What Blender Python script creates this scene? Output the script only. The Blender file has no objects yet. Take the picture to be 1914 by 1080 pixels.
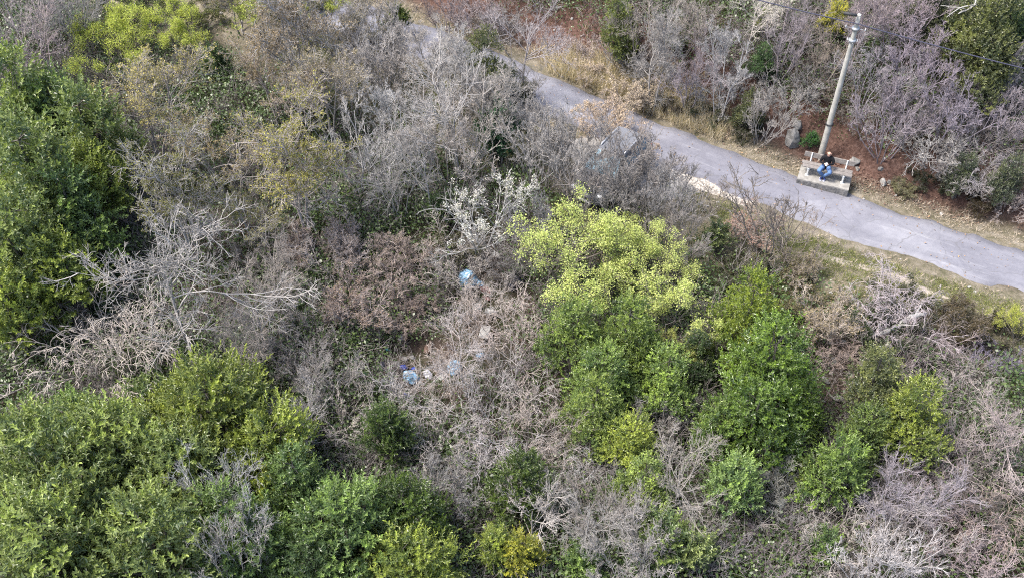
import bpy, math, random
import numpy as np
from mathutils import Vector, Matrix, Euler

SC = bpy.context.scene
COL = SC.collection
rad = math.radians
PI = math.pi

# ------------------------------------------------------------------ camera, sky, sun, exposure
F = 1900.0                                   # focal length in photo pixels (1914 wide)
W0, H0 = 1914.0, 1080.0
CAM = np.array([0.0, 0.0, 24.0])
PITCH = rad(45.0)
cam_d = bpy.data.cameras.new('camera')
cam_d.sensor_width = 36.0
cam_d.lens = 36.0 * F / W0
cam_d.clip_start = 0.1
cam_d.clip_end = 600
cam = bpy.data.objects.new('camera', cam_d)
COL.objects.link(cam)
cam.location = CAM
cam.rotation_euler = (PI / 2 - PITCH, 0, 0)
SC.camera = cam

SUN_EL, SUN_AZ = rad(60), rad(-95)          # azimuth measured from +Y towards +X
world = bpy.data.worlds.new('World')
SC.world = world
world.use_nodes = True
wn = world.node_tree
for n in list(wn.nodes):
    wn.nodes.remove(n)
sky = wn.nodes.new('ShaderNodeTexSky')
sky.sky_type = 'NISHITA'
sky.sun_disc = False
sky.sun_elevation = SUN_EL
sky.sun_rotation = SUN_AZ
sky.air_density = 1.0
sky.dust_density = 3.0
sky.ozone_density = 0.6
bg = wn.nodes.new('ShaderNodeBackground')
bg.inputs['Strength'].default_value = 0.15
wo = wn.nodes.new('ShaderNodeOutputWorld')
wn.links.new(sky.outputs[0], bg.inputs['Color'])
wn.links.new(bg.outputs[0], wo.inputs['Surface'])

sun_d = bpy.data.lights.new('sun', 'SUN')
sun_d.energy = 2.7
sun_d.angle = rad(18)
sun_d.color = (1.0, 0.955, 0.89)
sun = bpy.data.objects.new('sun', sun_d)
COL.objects.link(sun)
to_sun = Vector((math.cos(SUN_EL) * math.sin(SUN_AZ), math.cos(SUN_EL) * math.cos(SUN_AZ), math.sin(SUN_EL)))
sun.rotation_euler = (-to_sun).to_track_quat('-Z', 'Y').to_euler()
sun.location = (0, 20, 60)

SC.view_settings.view_transform = 'Standard'
SC.view_settings.look = 'None'
SC.view_settings.exposure = 1.58
SC.view_settings.gamma = 1.0
SC.view_settings.use_curve_mapping = False
SC.cycles.use_denoising = False
SC.cycles.pixel_filter_type = 'BLACKMAN_HARRIS'
SC.cycles.filter_width = 1.1
SC.cycles.max_bounces = 6
SC.cycles.diffuse_bounces = 3
SC.cycles.glossy_bounces = 2
SC.cycles.transmission_bounces = 4
SC.cycles.transparent_max_bounces = 6

# ------------------------------------------------------------------ helpers
def setp(o, label=None, cat=None, group=None, kind=None):
    if label: o['label'] = label
    if cat: o['category'] = cat
    if group: o['group'] = group
    if kind: o['kind'] = kind
    return o

def mesh_np(name, V, faces, mat=None, var=None, smooth=True, mats=None, midx=None):
    """faces: one (M,k) array, or a list of such arrays"""
    V = np.asarray(V, dtype=np.float32)
    if not isinstance(faces, (list, tuple)):
        faces = [faces]
    faces = [np.asarray(f, dtype=np.int32) for f in faces if len(f)]
    me = bpy.data.meshes.new(name)
    me.vertices.add(len(V))
    me.vertices.foreach_set('co', V.ravel())
    idx = np.concatenate([f.ravel() for f in faces])
    tot = np.concatenate([np.full(len(f), f.shape[1], dtype=np.int32) for f in faces])
    start = np.concatenate([[0], np.cumsum(tot)[:-1]]).astype(np.int32)
    me.loops.add(len(idx))
    me.loops.foreach_set('vertex_index', idx)
    me.polygons.add(len(tot))
    me.polygons.foreach_set('loop_start', start)
    me.polygons.foreach_set('loop_total', tot)
    me.polygons.foreach_set('use_smooth', np.full(len(tot), bool(smooth)))
    if var is not None:
        a = me.attributes.new('var', 'FLOAT', 'POINT')
        a.data.foreach_set('value', np.asarray(var, dtype=np.float32))
    for m in (mats or ([mat] if mat else [])):
        me.materials.append(m)
    if midx is not None:
        me.polygons.foreach_set('material_index', np.asarray(midx, dtype=np.int32))
    me.update(calc_edges=True)
    return me

def link(name, data, parent=None, loc=None, color=None):
    o = bpy.data.objects.new(name, data)
    COL.objects.link(o)
    if parent is not None: o.parent = parent
    if loc is not None: o.location = loc
    if color is not None: o.color = (*color[:3], 1)
    return o

def empty(name, loc=(0, 0, 0), rz=0.0, scale=1.0):
    o = bpy.data.objects.new(name, None)
    o.empty_display_size = 0.2
    COL.objects.link(o)
    o.location = loc
    o.rotation_euler = (0, 0, rz)
    o.scale = (scale, scale, scale) if not hasattr(scale, '__len__') else scale
    return o

def nrm(a):
    return a / np.maximum(np.linalg.norm(a, axis=-1, keepdims=True), 1e-9)

def perp(D, rng):
    r = rng.normal(size=D.shape)
    return nrm(np.cross(D, r))

class MB:
    """collects polygons of one mesh"""
    def __init__(self):
        self.v, self.f, self.m = [], [], []
    def add(self, V, Fs, m=0):
        o = len(self.v)
        self.v += [tuple(p) for p in V]
        for f in Fs:
            self.f.append([i + o for i in f]); self.m.append(m)
    def box(self, c, s, m=0, rot=None, bev=0.0):
        hx, hy, hz = s[0] / 2, s[1] / 2, s[2] / 2
        b = min(bev, hx * .49, hy * .49, hz * .49)
        if b <= 0:
            P = [(x, y, z) for z in (-hz, hz) for x, y in ((-hx, -hy), (hx, -hy), (hx, hy), (-hx, hy))]
            Fs = [(3, 2, 1, 0), (4, 5, 6, 7), (0, 1, 5, 4), (1, 2, 6, 5), (2, 3, 7, 6), (3, 0, 4, 7)]
        else:
            P, rings = [], []
            for z, i in ((-hz, b), (-hz + b, 0), (hz - b, 0), (hz, b)):
                r = []
                x, y = hx - i, hy - i
                for p in ((-x + b, -y), (x - b, -y), (x, -y + b), (x, y - b), (x - b, y), (-x + b, y), (-x, y - b), (-x, -y + b)):
                    r.append(len(P)); P.append((p[0], p[1], z))
                rings.append(r)
            Fs = [tuple(reversed(rings[0])), tuple(rings[3])]
            for a, c2 in zip(rings, rings[1:]):
                for k in range(8):
                    Fs.append((a[k], a[(k + 1) % 8], c2[(k + 1) % 8], c2[k]))
        M = Matrix(rot) if rot is not None else Matrix.Identity(3)
        self.add([tuple(M @ Vector(p) + Vector(c)) for p in P], Fs, m)
    def tube(self, pts, r, sides=8, m=0, caps=True):
        pts = [Vector(p) for p in pts]
        rs = r if hasattr(r, '__len__') else [r] * len(pts)
        P, Fs = [], []
        ref = Vector((0.3, 0.1, 1)).normalized()
        for i, p in enumerate(pts):
            t = (pts[min(i + 1, len(pts) - 1)] - pts[max(i - 1, 0)]).normalized()
            a = t.cross(ref)
            if a.length < 1e-3: a = t.cross(Vector((1, 0, 0)))
            a.normalize(); b = t.cross(a)
            for k in range(sides):
                q = 2 * PI * k / sides
                P.append(p + (a * math.cos(q) + b * math.sin(q)) * rs[i])
        for i in range(len(pts) - 1):
            for k in range(sides):
                k2 = (k + 1) % sides
                Fs.append((i * sides + k, i * sides + k2, (i + 1) * sides + k2, (i + 1) * sides + k))
        if caps:
            Fs.append(tuple(range(sides))[::-1])
            Fs.append(tuple((len(pts) - 1) * sides + k for k in range(sides)))
        self.add(P, Fs, m)
    def mesh(self, name, mats, smooth=False):
        me = bpy.data.meshes.new(name)
        me.from_pydata(self.v, [], self.f)
        for mt in (mats if isinstance(mats, (list, tuple)) else [mats]): me.materials.append(mt)
        me.polygons.foreach_set('material_index', self.m)
        me.polygons.foreach_set('use_smooth', [smooth] * len(self.f))
        me.update()
        return me
    def obj(self, name, mats, parent=None, smooth=False, loc=None):
        return link(name, self.mesh(name, mats, smooth), parent, loc)

# ------------------------------------------------------------------ materials
def new_mat(name):
    m = bpy.data.materials.new(name)
    m.use_nodes = True
    nt = m.node_tree
    b = nt.nodes['Principled BSDF']
    return m, nt, b

def nd(nt, t, **kw):
    n = nt.nodes.new(t)
    for k, v in kw.items():
        if k in n.inputs: n.inputs[k].default_value = v
        else: setattr(n, k, v)
    return n

def ramp(nt, fac, stops):
    r = nt.nodes.new('ShaderNodeValToRGB')
    els = r.color_ramp.elements
    while len(els) < len(stops): els.new(0.5)
    for e, (p, c) in zip(els, stops):
        e.position = p; e.color = (*c, 1)
    nt.links.new(fac, r.inputs[0])
    return r.outputs[0]

def mixc(nt, fac, a, b, blend='MIX'):
    n = nt.nodes.new('ShaderNodeMix')
    n.data_type = 'RGBA'; n.blend_type = blend
    for s, v in ((n.inputs['Factor'], fac), (n.inputs['A'], a), (n.inputs['B'], b)):
        if hasattr(v, 'is_output'): nt.links.new(v, s)
        elif hasattr(v, '__len__'): s.default_value = (*v[:3], 1)
        else: s.default_value = v
    return n.outputs['Result']

def noise(nt, scale, detail=6, rough=0.6, coord='Object', dist=0.0):
    tc = nt.nodes.new('ShaderNodeTexCoord')
    n = nd(nt, 'ShaderNodeTexNoise', Scale=scale, Detail=detail, Roughness=rough, Distortion=dist)
    nt.links.new(tc.outputs[coord], n.inputs['Vector'])
    return n.outputs['Fac']

def plain(name, color, rough=0.6, metal=0.0, nscale=None, namt=0.25, bump=0.0, spec=0.5):
    m, nt, b = new_mat(name)
    b.inputs['Roughness'].default_value = rough
    b.inputs['Metallic'].default_value = metal
    b.inputs['Specular IOR Level'].default_value = spec
    if nscale:
        f = noise(nt, nscale)
        c0 = tuple(c * (1 - namt) for c in color); c1 = tuple(min(1, c * (1 + namt)) for c in color)
        nt.links.new(ramp(nt, f, [(0.3, c0), (0.7, c1)]), b.inputs['Base Color'])
        if bump:
            bn = nd(nt, 'ShaderNodeBump', Strength=bump, Distance=0.02)
            nt.links.new(f, bn.inputs['Height']); nt.links.new(bn.outputs[0], b.inputs['Normal'])
    else:
        b.inputs['Base Color'].default_value = (*color, 1)
    return m

def leaf_mat(name, color=None, rough=0.42, trans=0.3, tip=(1.9, 1.7, 1.2), dark=(0.55, 0.62, 0.7), spec=0.45):
    """leaf colour = object colour (or COLOR) shifted by each leaf's own 'var' (0 old leaf ... 1 young leaf)"""
    m, nt, b = new_mat(name)
    at = nd(nt, 'ShaderNodeAttribute', attribute_name='var')
    oi = nd(nt, 'ShaderNodeObjectInfo')
    base = oi.outputs['Color'] if color is None else None
    if base is None:
        rgb = nd(nt, 'ShaderNodeRGB'); rgb.outputs[0].default_value = (*color, 1)
        base = rgb.outputs[0]
    gain = ramp(nt, at.outputs['Fac'], [(0.0, tuple(d / 2 for d in dark)), (0.5, (0.5, 0.5, 0.5)), (1.0, tuple(t / 2 for t in tip))])
    gain2 = mixc(nt, 1.0, gain, (2, 2, 2), 'MULTIPLY')
    c = mixc(nt, 1.0, base, gain2, 'MULTIPLY')
    nt.links.new(c, b.inputs['Base Color'])
    b.inputs['Roughness'].default_value = rough
    b.inputs['Specular IOR Level'].default_value = spec
    tr = nd(nt, 'ShaderNodeBsdfTranslucent')
    nt.links.new(mixc(nt, 1.0, c, (1.25, 1.3, 0.7), 'MULTIPLY'), tr.inputs['Color'])
    mx = nd(nt, 'ShaderNodeMixShader', Fac=trans)
    nt.links.new(b.outputs[0], mx.inputs[1]); nt.links.new(tr.outputs[0], mx.inputs[2])
    nt.links.new(mx.outputs[0], nt.nodes['Material Output'].inputs['Surface'])
    return m

def bark_mat(name, color=None):
    m, nt, b = new_mat(name)
    f = noise(nt, 9.0, 5, 0.65)
    oi = nd(nt, 'ShaderNodeObjectInfo')
    base = oi.outputs['Color']
    if color is not None:
        rgb = nd(nt, 'ShaderNodeRGB'); rgb.outputs[0].default_value = (*color, 1)
        base = rgb.outputs[0]
    g = ramp(nt, f, [(0.25, (0.31, 0.29, 0.27)), (0.5, (0.5, 0.5, 0.5)), (0.75, (0.66, 0.65, 0.63))])
    c = mixc(nt, 1.0, base, mixc(nt, 1.0, g, (2, 2, 2), 'MULTIPLY'), 'MULTIPLY')
    nt.links.new(c, b.inputs['Base Color'])
    b.inputs['Roughness'].default_value = 0.85
    b.inputs['Specular IOR Level'].default_value = 0.2
    return m

M_BARK = bark_mat('bark')
M_LAUREL = leaf_mat('laurel_leaf', rough=0.38, trans=0.25, tip=(1.7, 1.72, 1.25), dark=(0.38, 0.47, 0.55), spec=0.6)
M_SPRING = leaf_mat('spring_leaf', rough=0.6, trans=0.4, tip=(1.3, 1.25, 1.2), dark=(0.6, 0.7, 0.6), spec=0.2)
M_BUD = leaf_mat('bud', rough=0.7, trans=0.25, tip=(1.5, 1.45, 1.2), dark=(0.6, 0.55, 0.5), spec=0.2)
M_BLOSSOM = leaf_mat('blossom', rough=0.7, trans=0.35, tip=(1.15, 1.15, 1.15), dark=(0.8, 0.76, 0.74), spec=0.1)

# ------------------------------------------------------------------ the lie of the land
def base_z(x, y):
    return -0.06 * x

FW = np.array([0, math.cos(PITCH), -math.sin(PITCH)])
UP = np.array([0, math.sin(PITCH), math.cos(PITCH)])
def ray(u, v):
    d = FW + np.array([1.0, 0, 0]) * ((u - W0 / 2) / F) + UP * (-(v - H0 / 2) / F)
    return d                                  # not normalised: t = depth along the axis
def on_base(u, v):
    d = ray(u, v)
    # z = 24 + t dz ; -0.06 * t dx
    t = CAM[2] / (-d[2] - 0.06 * d[0])
    return CAM + d * t

ROAD_W = 2.45
road_px = [(560, 0), (700, 48), (800, 86), (905, 126), (1000, 168), (1080, 204), (1180, 245), (1290, 292), (1400, 337), (1500, 374),
           (1590, 406), (1700, 442), (1800, 475), (1914, 511), (2060, 556), (2300, 630), (2700, 740)]
ctrl = np.array([on_base(u, v)[:2] for u, v in road_px])
def catmull(P, n=12):
    P = np.vstack([2 * P[0] - P[1], P, 2 * P[-1] - P[-2]])
    out = []
    for i in range(1, len(P) - 2):
        for k in range(n):
            t = k / n
            out.append(0.5 * (2 * P[i] + (P[i + 1] - P[i - 1]) * t + (2 * P[i - 1] - 5 * P[i] + 4 * P[i + 1] - P[i + 2]) * t * t
                              + (3 * P[i] - P[i - 1] - 3 * P[i + 1] + P[i + 2]) * t ** 3))
    out.append(P[-2])
    return np.array(out)
ROAD = catmull(ctrl)
# carry the road on, straight, beyond the frame
d0 = nrm(ROAD[0] - ROAD[4]); d1 = nrm(ROAD[-1] - ROAD[-5])
ROAD = np.vstack([[ROAD[0] + d0 * k * 4 for k in range(12, 0, -1)], ROAD, [ROAD[-1] + d1 * k * 4 for k in range(1, 20)]])
RT = nrm(np.gradient(ROAD, axis=0))
RN = np.stack([-RT[:, 1], RT[:, 0]], 1)      # left of travel = uphill, away from the camera

def road_sd(x, y):
    """signed distance to the road's centre line: + on the far, uphill side; and index of the nearest station"""
    x = np.atleast_1d(np.asarray(x, float)); y = np.atleast_1d(np.asarray(y, float))
    out = np.empty(len(x)); ind = np.empty(len(x), int)
    for s in range(0, len(x), 20000):
        P = np.stack([x[s:s + 20000], y[s:s + 20000]], 1)
        D = P[:, None, :] - ROAD[None]
        q = (D ** 2).sum(2); i = q.argmin(1)
        d = D[np.arange(len(P)), i]
        out[s:s + 20000] = (d * RN[i]).sum(1)
        dist = np.sqrt(q[np.arange(len(P)), i])
        out[s:s + 20000] = np.sign(out[s:s + 20000]) * dist
        ind[s:s + 20000] = i
    return out, ind

def sstep(a, b, x):
    t = np.clip((x - a) / (b - a), 0, 1)
    return t * t * (3 - 2 * t)

_r = np.random.default_rng(5)
WAVES = [(_r.uniform(-1, 1) * f, _r.uniform(-1, 1) * f, _r.uniform(0, 6.28), a) for f, a in
         ((0.18, .22), (0.3, .2), (0.5, .14), (0.7, .1), (1.0, .08), (1.5, .06), (2.3, .045), (3.4, .03), (4.6, .02))]
PAD = on_base(1541, 341)                      # where the concrete pad lies
def height(x, y):
    x = np.atleast_1d(np.asarray(x, float)); y = np.atleast_1d(np.asarray(y, float))
    d, i = road_sd(x, y)
    near_x = ROAD[i, 0]
    z = -0.06 * np.where(np.abs(d) < 6, x, x)
    w = ROAD_W / 2
    far = d - w
    up = 0.52 * np.maximum(far - 0.7, 0) * sstep(0.3, 3.0, far)
    up = np.where(far > 9, 0.52 * 8.3 + 0.30 * (far - 9), up)
    flat_pad = 1 - sstep(1.6, 3.0, np.hypot(x - PAD[0], y - PAD[1]))
    up = up * (1 - flat_pad * 0.9 * (1 - sstep(1.6, 2.6, far)))
    nr = -d - w
    down = -0.22 * np.maximum(nr - 2.0, 0)
    down = np.where(nr > 11, -0.22 * 9 - 0.03 * (nr - 11), down)
    down = np.maximum(down, -3.2)
    bump = sum(a * np.sin(p * x + q * y + c) for p, q, c, a in WAVES)
    bump = bump * sstep(0.1, 1.6, np.abs(d) - w) * (1 - 0.85 * flat_pad)
    return z + up + down + bump

GX0, GX1, GY0, GY1, GS = -60.0, 66.0, -14.0, 100.0, 0.35
gx = np.arange(GX0, GX1, GS); gy = np.arange(GY0, GY1, GS)
GXX, GYY = np.meshgrid(gx, gy)
GZ = height(GXX.ravel(), GYY.ravel()).reshape(GXX.shape)
def hgrid(x, y):
    fx = np.clip((np.asarray(x, float) - GX0) / GS, 0, len(gx) - 1.001); fy = np.clip((np.asarray(y, float) - GY0) / GS, 0, len(gy) - 1.001)
    i = np.floor(fx).astype(int); j = np.floor(fy).astype(int)
    a = fx - i; b = fy - j
    return (GZ[j, i] * (1 - a) + GZ[j, i + 1] * a) * (1 - b) + (GZ[j + 1, i] * (1 - a) + GZ[j + 1, i + 1] * a) * b
def gz(x, y):
    return float(hgrid(x, y))
def hit(u, v, lift=0.0):
    """point of the ground (raised by LIFT) that the photo shows at pixel u, v; and its depth"""
    d = ray(u, v)
    ts = np.linspace(8, 110, 1400)
    P = CAM[None] + ts[:, None] * d[None]
    below = P[:, 2] < hgrid(P[:, 0], P[:, 1]) + lift
    k = int(np.argmax(below)) if below.any() else len(ts) - 1
    lo, hi = ts[max(k - 1, 0)], ts[k]
    for _ in range(18):
        m = (lo + hi) / 2
        p = CAM + d * m
        if p[2] < gz(p[0], p[1]) + lift: hi = m
        else: lo = m
    p = CAM + d * hi
    return p, hi

# ------------------------------------------------------------------ ground sheet
def ground_material():
    m, nt, b = new_mat('forest_floor')
    n1 = noise(nt, 0.9, 8, 0.65); n2 = noise(nt, 7.0, 8, 0.75); n3 = noise(nt, 0.25, 4, 0.5)
    soil = ramp(nt, n2, [(0.3, (0.022, 0.016, 0.012)), (0.52, (0.05, 0.037, 0.03)), (0.72, (0.11, 0.085, 0.07))])
    moss = ramp(nt, n2, [(0.3, (0.014, 0.018, 0.008)), (0.7, (0.04, 0.047, 0.02))])
    fac = ramp(nt, n1, [(0.42, (0, 0, 0)), (0.62, (1, 1, 1))])
    wood = mixc(nt, fac, soil, moss)
    # attribute: 1 red earth bank, 2 verge (set per vertex, real kinds of ground)
    red = ramp(nt, n2, [(0.3, (0.035, 0.022, 0.017)), (0.5, (0.08, 0.046, 0.036)), (0.75, (0.17, 0.115, 0.095))])
    verge = ramp(nt, noise(nt, 3.0, 8, 0.7), [(0.3, (0.065, 0.065, 0.035)), (0.5, (0.14, 0.122, 0.088)), (0.7, (0.22, 0.195, 0.16))])
    a1 = nd(nt, 'ShaderNodeAttribute', attribute_name='red_earth')
    a2 = nd(nt, 'ShaderNodeAttribute', attribute_name='verge')
    c = mixc(nt, a1.outputs['Fac'], wood, red)
    c = mixc(nt, a2.outputs['Fac'], c, verge)
    nt.links.new(c, b.inputs['Base Color'])
    b.inputs['Roughness'].default_value = 0.95
    b.inputs['Specular IOR Level'].default_value = 0.1
    bn = nd(nt, 'ShaderNodeBump', Strength=0.8, Distance=0.06)
    nt.links.new(n2, bn.inputs['Height']); nt.links.new(bn.outputs[0], b.inputs['Normal'])
    return m

def wave2(x, y, seed, f):
    r = np.random.default_rng(seed)
    s = 0
    for k in range(6):
        a = r.uniform(0, 6.28); ff = f * r.uniform(0.6, 1.8)
        s = s + np.sin(ff * (np.cos(a) * x + np.sin(a) * y) + r.uniform(0, 6.28))
    return s / 6

V = np.stack([GXX.ravel(), GYY.ravel(), GZ.ravel()], 1)
nx, ny = len(gx), len(gy)
ii, jj = np.meshgrid(np.arange(nx - 1), np.arange(ny - 1))
q = (jj * nx + ii).ravel()
FQ = np.stack([q, q + 1, q + 1 + nx, q + nx], 1)
sd_grid, _ = road_sd(V[:, 0], V[:, 1])
me = mesh_np('ground', V, FQ, ground_material())
far = sd_grid - ROAD_W / 2; nr = -sd_grid - ROAD_W / 2
jit = wave2(V[:, 0], V[:, 1], 3, 1.1) * 1.2
red = sstep(0.5, 1.6, far + jit * .4) * (1 - sstep(3.6, 6.5, far + jit * 1.5))
verge = np.maximum(sstep(-0.6, 0.1, far) * (1 - sstep(0.5, 1.5, far + jit * .4)), sstep(-0.6, 0.1, nr) * (1 - sstep(3.0, 5.2, nr + jit * .8)))
for nme, arr in (('red_earth', red), ('verge', verge)):
    a = me.attributes.new(nme, 'FLOAT', 'POINT'); a.data.foreach_set('value', arr.astype(np.float32))
setp(link('ground', me), 'uneven wooded ground with bare soil, moss and a red earth bank', kind='structure')
# the land beyond, out to the horizon, a little lower so that it never meets the near sheet
bx = [-700, GX0, GX1, 700]; by = [-500, GY0, GY1, 900]
BV = [(x, y, float(height(min(max(x, GX0), GX1 - GS), min(max(y, GY0), GY1 - GS))[0]) - 0.02) for y in by for x in bx]
BF = [(j * 4 + i, j * 4 + i + 1, j * 4 + i + 5, j * 4 + i + 4) for j in range(3) for i in range(3) if not (i == 1 and j == 1)]
setp(link('terrain', mesh_np('terrain', BV, np.array(BF), bpy.data.materials['forest_floor'])), 'wooded land beyond the plot', kind='structure')

# ------------------------------------------------------------------ road
def asphalt():
    m, nt, b = new_mat('asphalt')
    n1 = noise(nt, 0.45, 6, 0.6, dist=0.6); n2 = noise(nt, 60, 3, 0.8); n3 = noise(nt, 2.2, 7, 0.7, dist=1.5)
    c = ramp(nt, n1, [(0.3, (0.128, 0.127, 0.148)), (0.5, (0.158, 0.157, 0.180)), (0.7, (0.188, 0.187, 0.207))])
    g = ramp(nt, n2, [(0.3, (0.90, 0.90, 0.90)), (0.7, (1.08, 1.08, 1.08))])
    c = mixc(nt, 1.0, c, g, 'MULTIPLY')
    # pale dusty streaks along the road, and fine dark cracks
    uv = nd(nt, 'ShaderNodeAttribute', attribute_name='along')
    mp = nd(nt, 'ShaderNodeMapping'); mp.inputs['Scale'].default_value = (0.35, 3.2, 1)
    nt.links.new(uv.outputs['Vector'], mp.inputs['Vector'])
    ns = nd(nt, 'ShaderNodeTexNoise', Scale=1.0, Detail=7, Roughness=0.65, Distortion=0.4)
    nt.links.new(mp.outputs[0], ns.inputs['Vector'])
    st = ramp(nt, ns.outputs['Fac'], [(0.56, (0, 0, 0)), (0.74, (1, 1, 1))])
    sx = nd(nt, 'ShaderNodeSeparateXYZ'); nt.links.new(uv.outputs['Vector'], sx.inputs[0])
    c = mixc(nt, mixc(nt, 1.0, st, (0.4, 0.4, 0.4), 'MULTIPLY'), c, (0.33, 0.33, 0.34))
    # worn, oil-darkened and patched areas
    wear = ramp(nt, n3, [(0.35, (0.87, 0.87, 0.88)), (0.5, (1, 1, 1)), (0.66, (1.08, 1.08, 1.07))])
    c = mixc(nt, 1.0, c, wear, 'MULTIPLY')
    mp2 = nd(nt, 'ShaderNodeMapping'); mp2.inputs['Scale'].default_value = (0.05, 1.1, 1)
    nt.links.new(uv.outputs['Vector'], mp2.inputs['Vector'])
    n5 = nd(nt, 'ShaderNodeTexNoise', Scale=1.0, Detail=3, Roughness=0.5)
    nt.links.new(mp2.outputs[0], n5.inputs['Vector'])
    c = mixc(nt, 1.0, c, ramp(nt, n5.outputs['Fac'], [(0.38, (0.86, 0.86, 0.87)), (0.6, (1.08, 1.08, 1.08))]), 'MULTIPLY')
    vp = nd(nt, 'ShaderNodeTexVoronoi', Scale=0.16)
    nt.links.new(uv.outputs['Vector'], vp.inputs['Vector'])
    vpx = nd(nt, 'ShaderNodeSeparateXYZ'); nt.links.new(vp.outputs['Color'], vpx.inputs[0])
    c = mixc(nt, 1.0, c, ramp(nt, vpx.outputs[0], [(0.2, (0.90, 0.90, 0.91)), (0.8, (1.06, 1.06, 1.05))]), 'MULTIPLY')
    vo = nd(nt, 'ShaderNodeTexVoronoi', feature='DISTANCE_TO_EDGE', Scale=0.55)
    tc = nd(nt, 'ShaderNodeTexCoord')
    wv = nd(nt, 'ShaderNodeTexNoise', Scale=2.0, Detail=4)
    nt.links.new(tc.outputs['Object'], wv.inputs['Vector'])
    nt.links.new(mixc(nt, 0.35, tc.outputs['Object'], wv.outputs['Color'], 'ADD'), vo.inputs['Vector'])
    cr = ramp(nt, vo.outputs['Distance'], [(0.0, (1, 1, 1)), (0.016, (0, 0, 0))])
    crm = mixc(nt, 1.0, cr, ramp(nt, n3, [(0.44, (0, 0, 0)), (0.54, (0.6, 0.6, 0.6))]), 'MULTIPLY')
    c = mixc(nt, crm, c, (0.09, 0.088, 0.09))
    nt.links.new(c, b.inputs['Base Color'])
    b.inputs['Roughness'].default_value = 0.82
    b.inputs['Specular IOR Level'].default_value = 0.35
    bn = nd(nt, 'ShaderNodeBump', Strength=0.35, Distance=0.01)
    nt.links.new(n2, bn.inputs['Height']); nt.links.new(bn.outputs[0], b.inputs['Normal'])
    return m

def build_road():
    rng = np.random.default_rng(11)
    # resample finely
    seg = np.r_[0, np.cumsum(np.linalg.norm(np.diff(ROAD, axis=0), axis=1))]
    s = np.arange(0, seg[-1], 0.22)
    P = np.stack([np.interp(s, seg, ROAD[:, 0]), np.interp(s, seg, ROAD[:, 1])], 1)
    T = nrm(np.gradient(P, axis=0)); N = np.stack([-T[:, 1], T[:, 0]], 1)
    k = np.ones(5) / 5
    eL = np.convolve(rng.normal(0, .16, len(s)), k, 'same') + 0.06 * np.sin(s * 1.7) * np.sin(s * .31)
    eR = np.convolve(rng.normal(0, .22, len(s)), k, 'same') + 0.09 * np.sin(s * 1.1 + 2) * np.sin(s * .23)
    across = [-1.0, -0.97, -0.6, -0.2, 0.2, 0.6, 0.97, 1.0]
    V, A = [], []
    for a in across:
        off = a * ROAD_W / 2 + (eL if a > .9 else eR if a < -.9 else 0)
        X = P + N * np.asarray(off)[..., None] if np.ndim(off) else P + N * off
        z = base_z(X[:, 0], X[:, 1]) + 0.055 - 0.02 * abs(a) ** 2 - (0.09 if abs(a) == 1.0 else 0)
        V.append(np.column_stack([X, z])); A.append(np.column_stack([s, np.full(len(s), a * ROAD_W / 2), 0 * s]))
    n = len(s)
    V = np.vstack(V); A = np.vstack(A)
    Fs = []
    for c in range(len(across) - 1):
        i = np.arange(n - 1) + c * n
        Fs.append(np.stack([i, i + 1, i + 1 + n, i + n], 1))
    me = mesh_np('road', V, np.vstack(Fs), asphalt())
    at = me.attributes.new('along', 'FLOAT_VECTOR', 'POINT'); at.data.foreach_set('vector', A.astype(np.float32).ravel())
    setp(link('road', me), 'narrow worn grey asphalt lane crossing the upper right', kind='structure')
build_road()

# pale gravelly lay-by at the near edge, and the broken asphalt rim beside it
def patch(name, centre, along, ax, ay, mat, z=0.03, seed=1, ragged=0.25, label=None):
    rng = np.random.default_rng(seed)
    n = 40
    th = np.linspace(0, 2 * PI, n, endpoint=False)
    r = 1 + ragged * sum(np.sin(k * th + rng.uniform(0, 6)) / k ** .7 for k in (2, 3, 5, 7)) * .5
    a = nrm(np.array(along)); b = np.array([-a[1], a[0]])
    V = []
    for q in (0.0, 0.35, 0.7, 1.0):
        X = np.array(centre)[:2] + (np.cos(th) * ax * r * q)[:, None] * a + (np.sin(th) * ay * r * q)[:, None] * b
        V.append(np.column_stack([X, hgrid(X[:, 0], X[:, 1]) + z - (0.05 if q == 1.0 else 0)]))
    V = np.vstack(V); Fs = []
    for q in range(3):
        for k in range(n):
            Fs.append((q * n + k, q * n + (k + 1) % n, (q + 1) * n + (k + 1) % n, (q + 1) * n + k))
    o = link(name, mesh_np(name, V, np.array(Fs), mat))
    return setp(o, label, kind='structure')

def station(u, v):
    p, _ = hit(u, v)
    d, i = road_sd(p[0], p[1])
    return p, RT[i[0]], RN[i[0]]
M_PALE = plain('pale_gravel', (0.30, 0.27, 0.235), 0.95, nscale=9, namt=0.55, bump=0.8)
p, t, n = station(1335, 352)
patch('gravel_patch', p, t, 1.9, 0.5, M_PALE, 0.035, 4, 0.6, 'pale broken gravel along the near edge of the lane')
p, t, n = station(1180, 318)
patch('layby', p, t, 3.6, 1.3, plain('dusty_gravel', (0.21, 0.20, 0.19), 0.95, nscale=6, namt=0.35, bump=0.8), 0.03, 9, 0.15, 'dusty grey lay-by where the car is parked')
p, t, n = station(1376, 351)
patch('broken_edge', p, t, 0.9, 0.07, plain('old_tar', (0.07, 0.065, 0.06), 0.9, nscale=12), 0.05, 6, 0.5, 'dark broken asphalt edge beside the gravel')
p, t, n = station(1640, 505)
patch('footpath', p, t, 2.6, 0.28, plain('trodden_earth', (0.25, 0.215, 0.18), 0.95, nscale=7, namt=0.3, bump=0.6), 0.03, 12, 0.3, 'trodden earth track through the verge grass')

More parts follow.
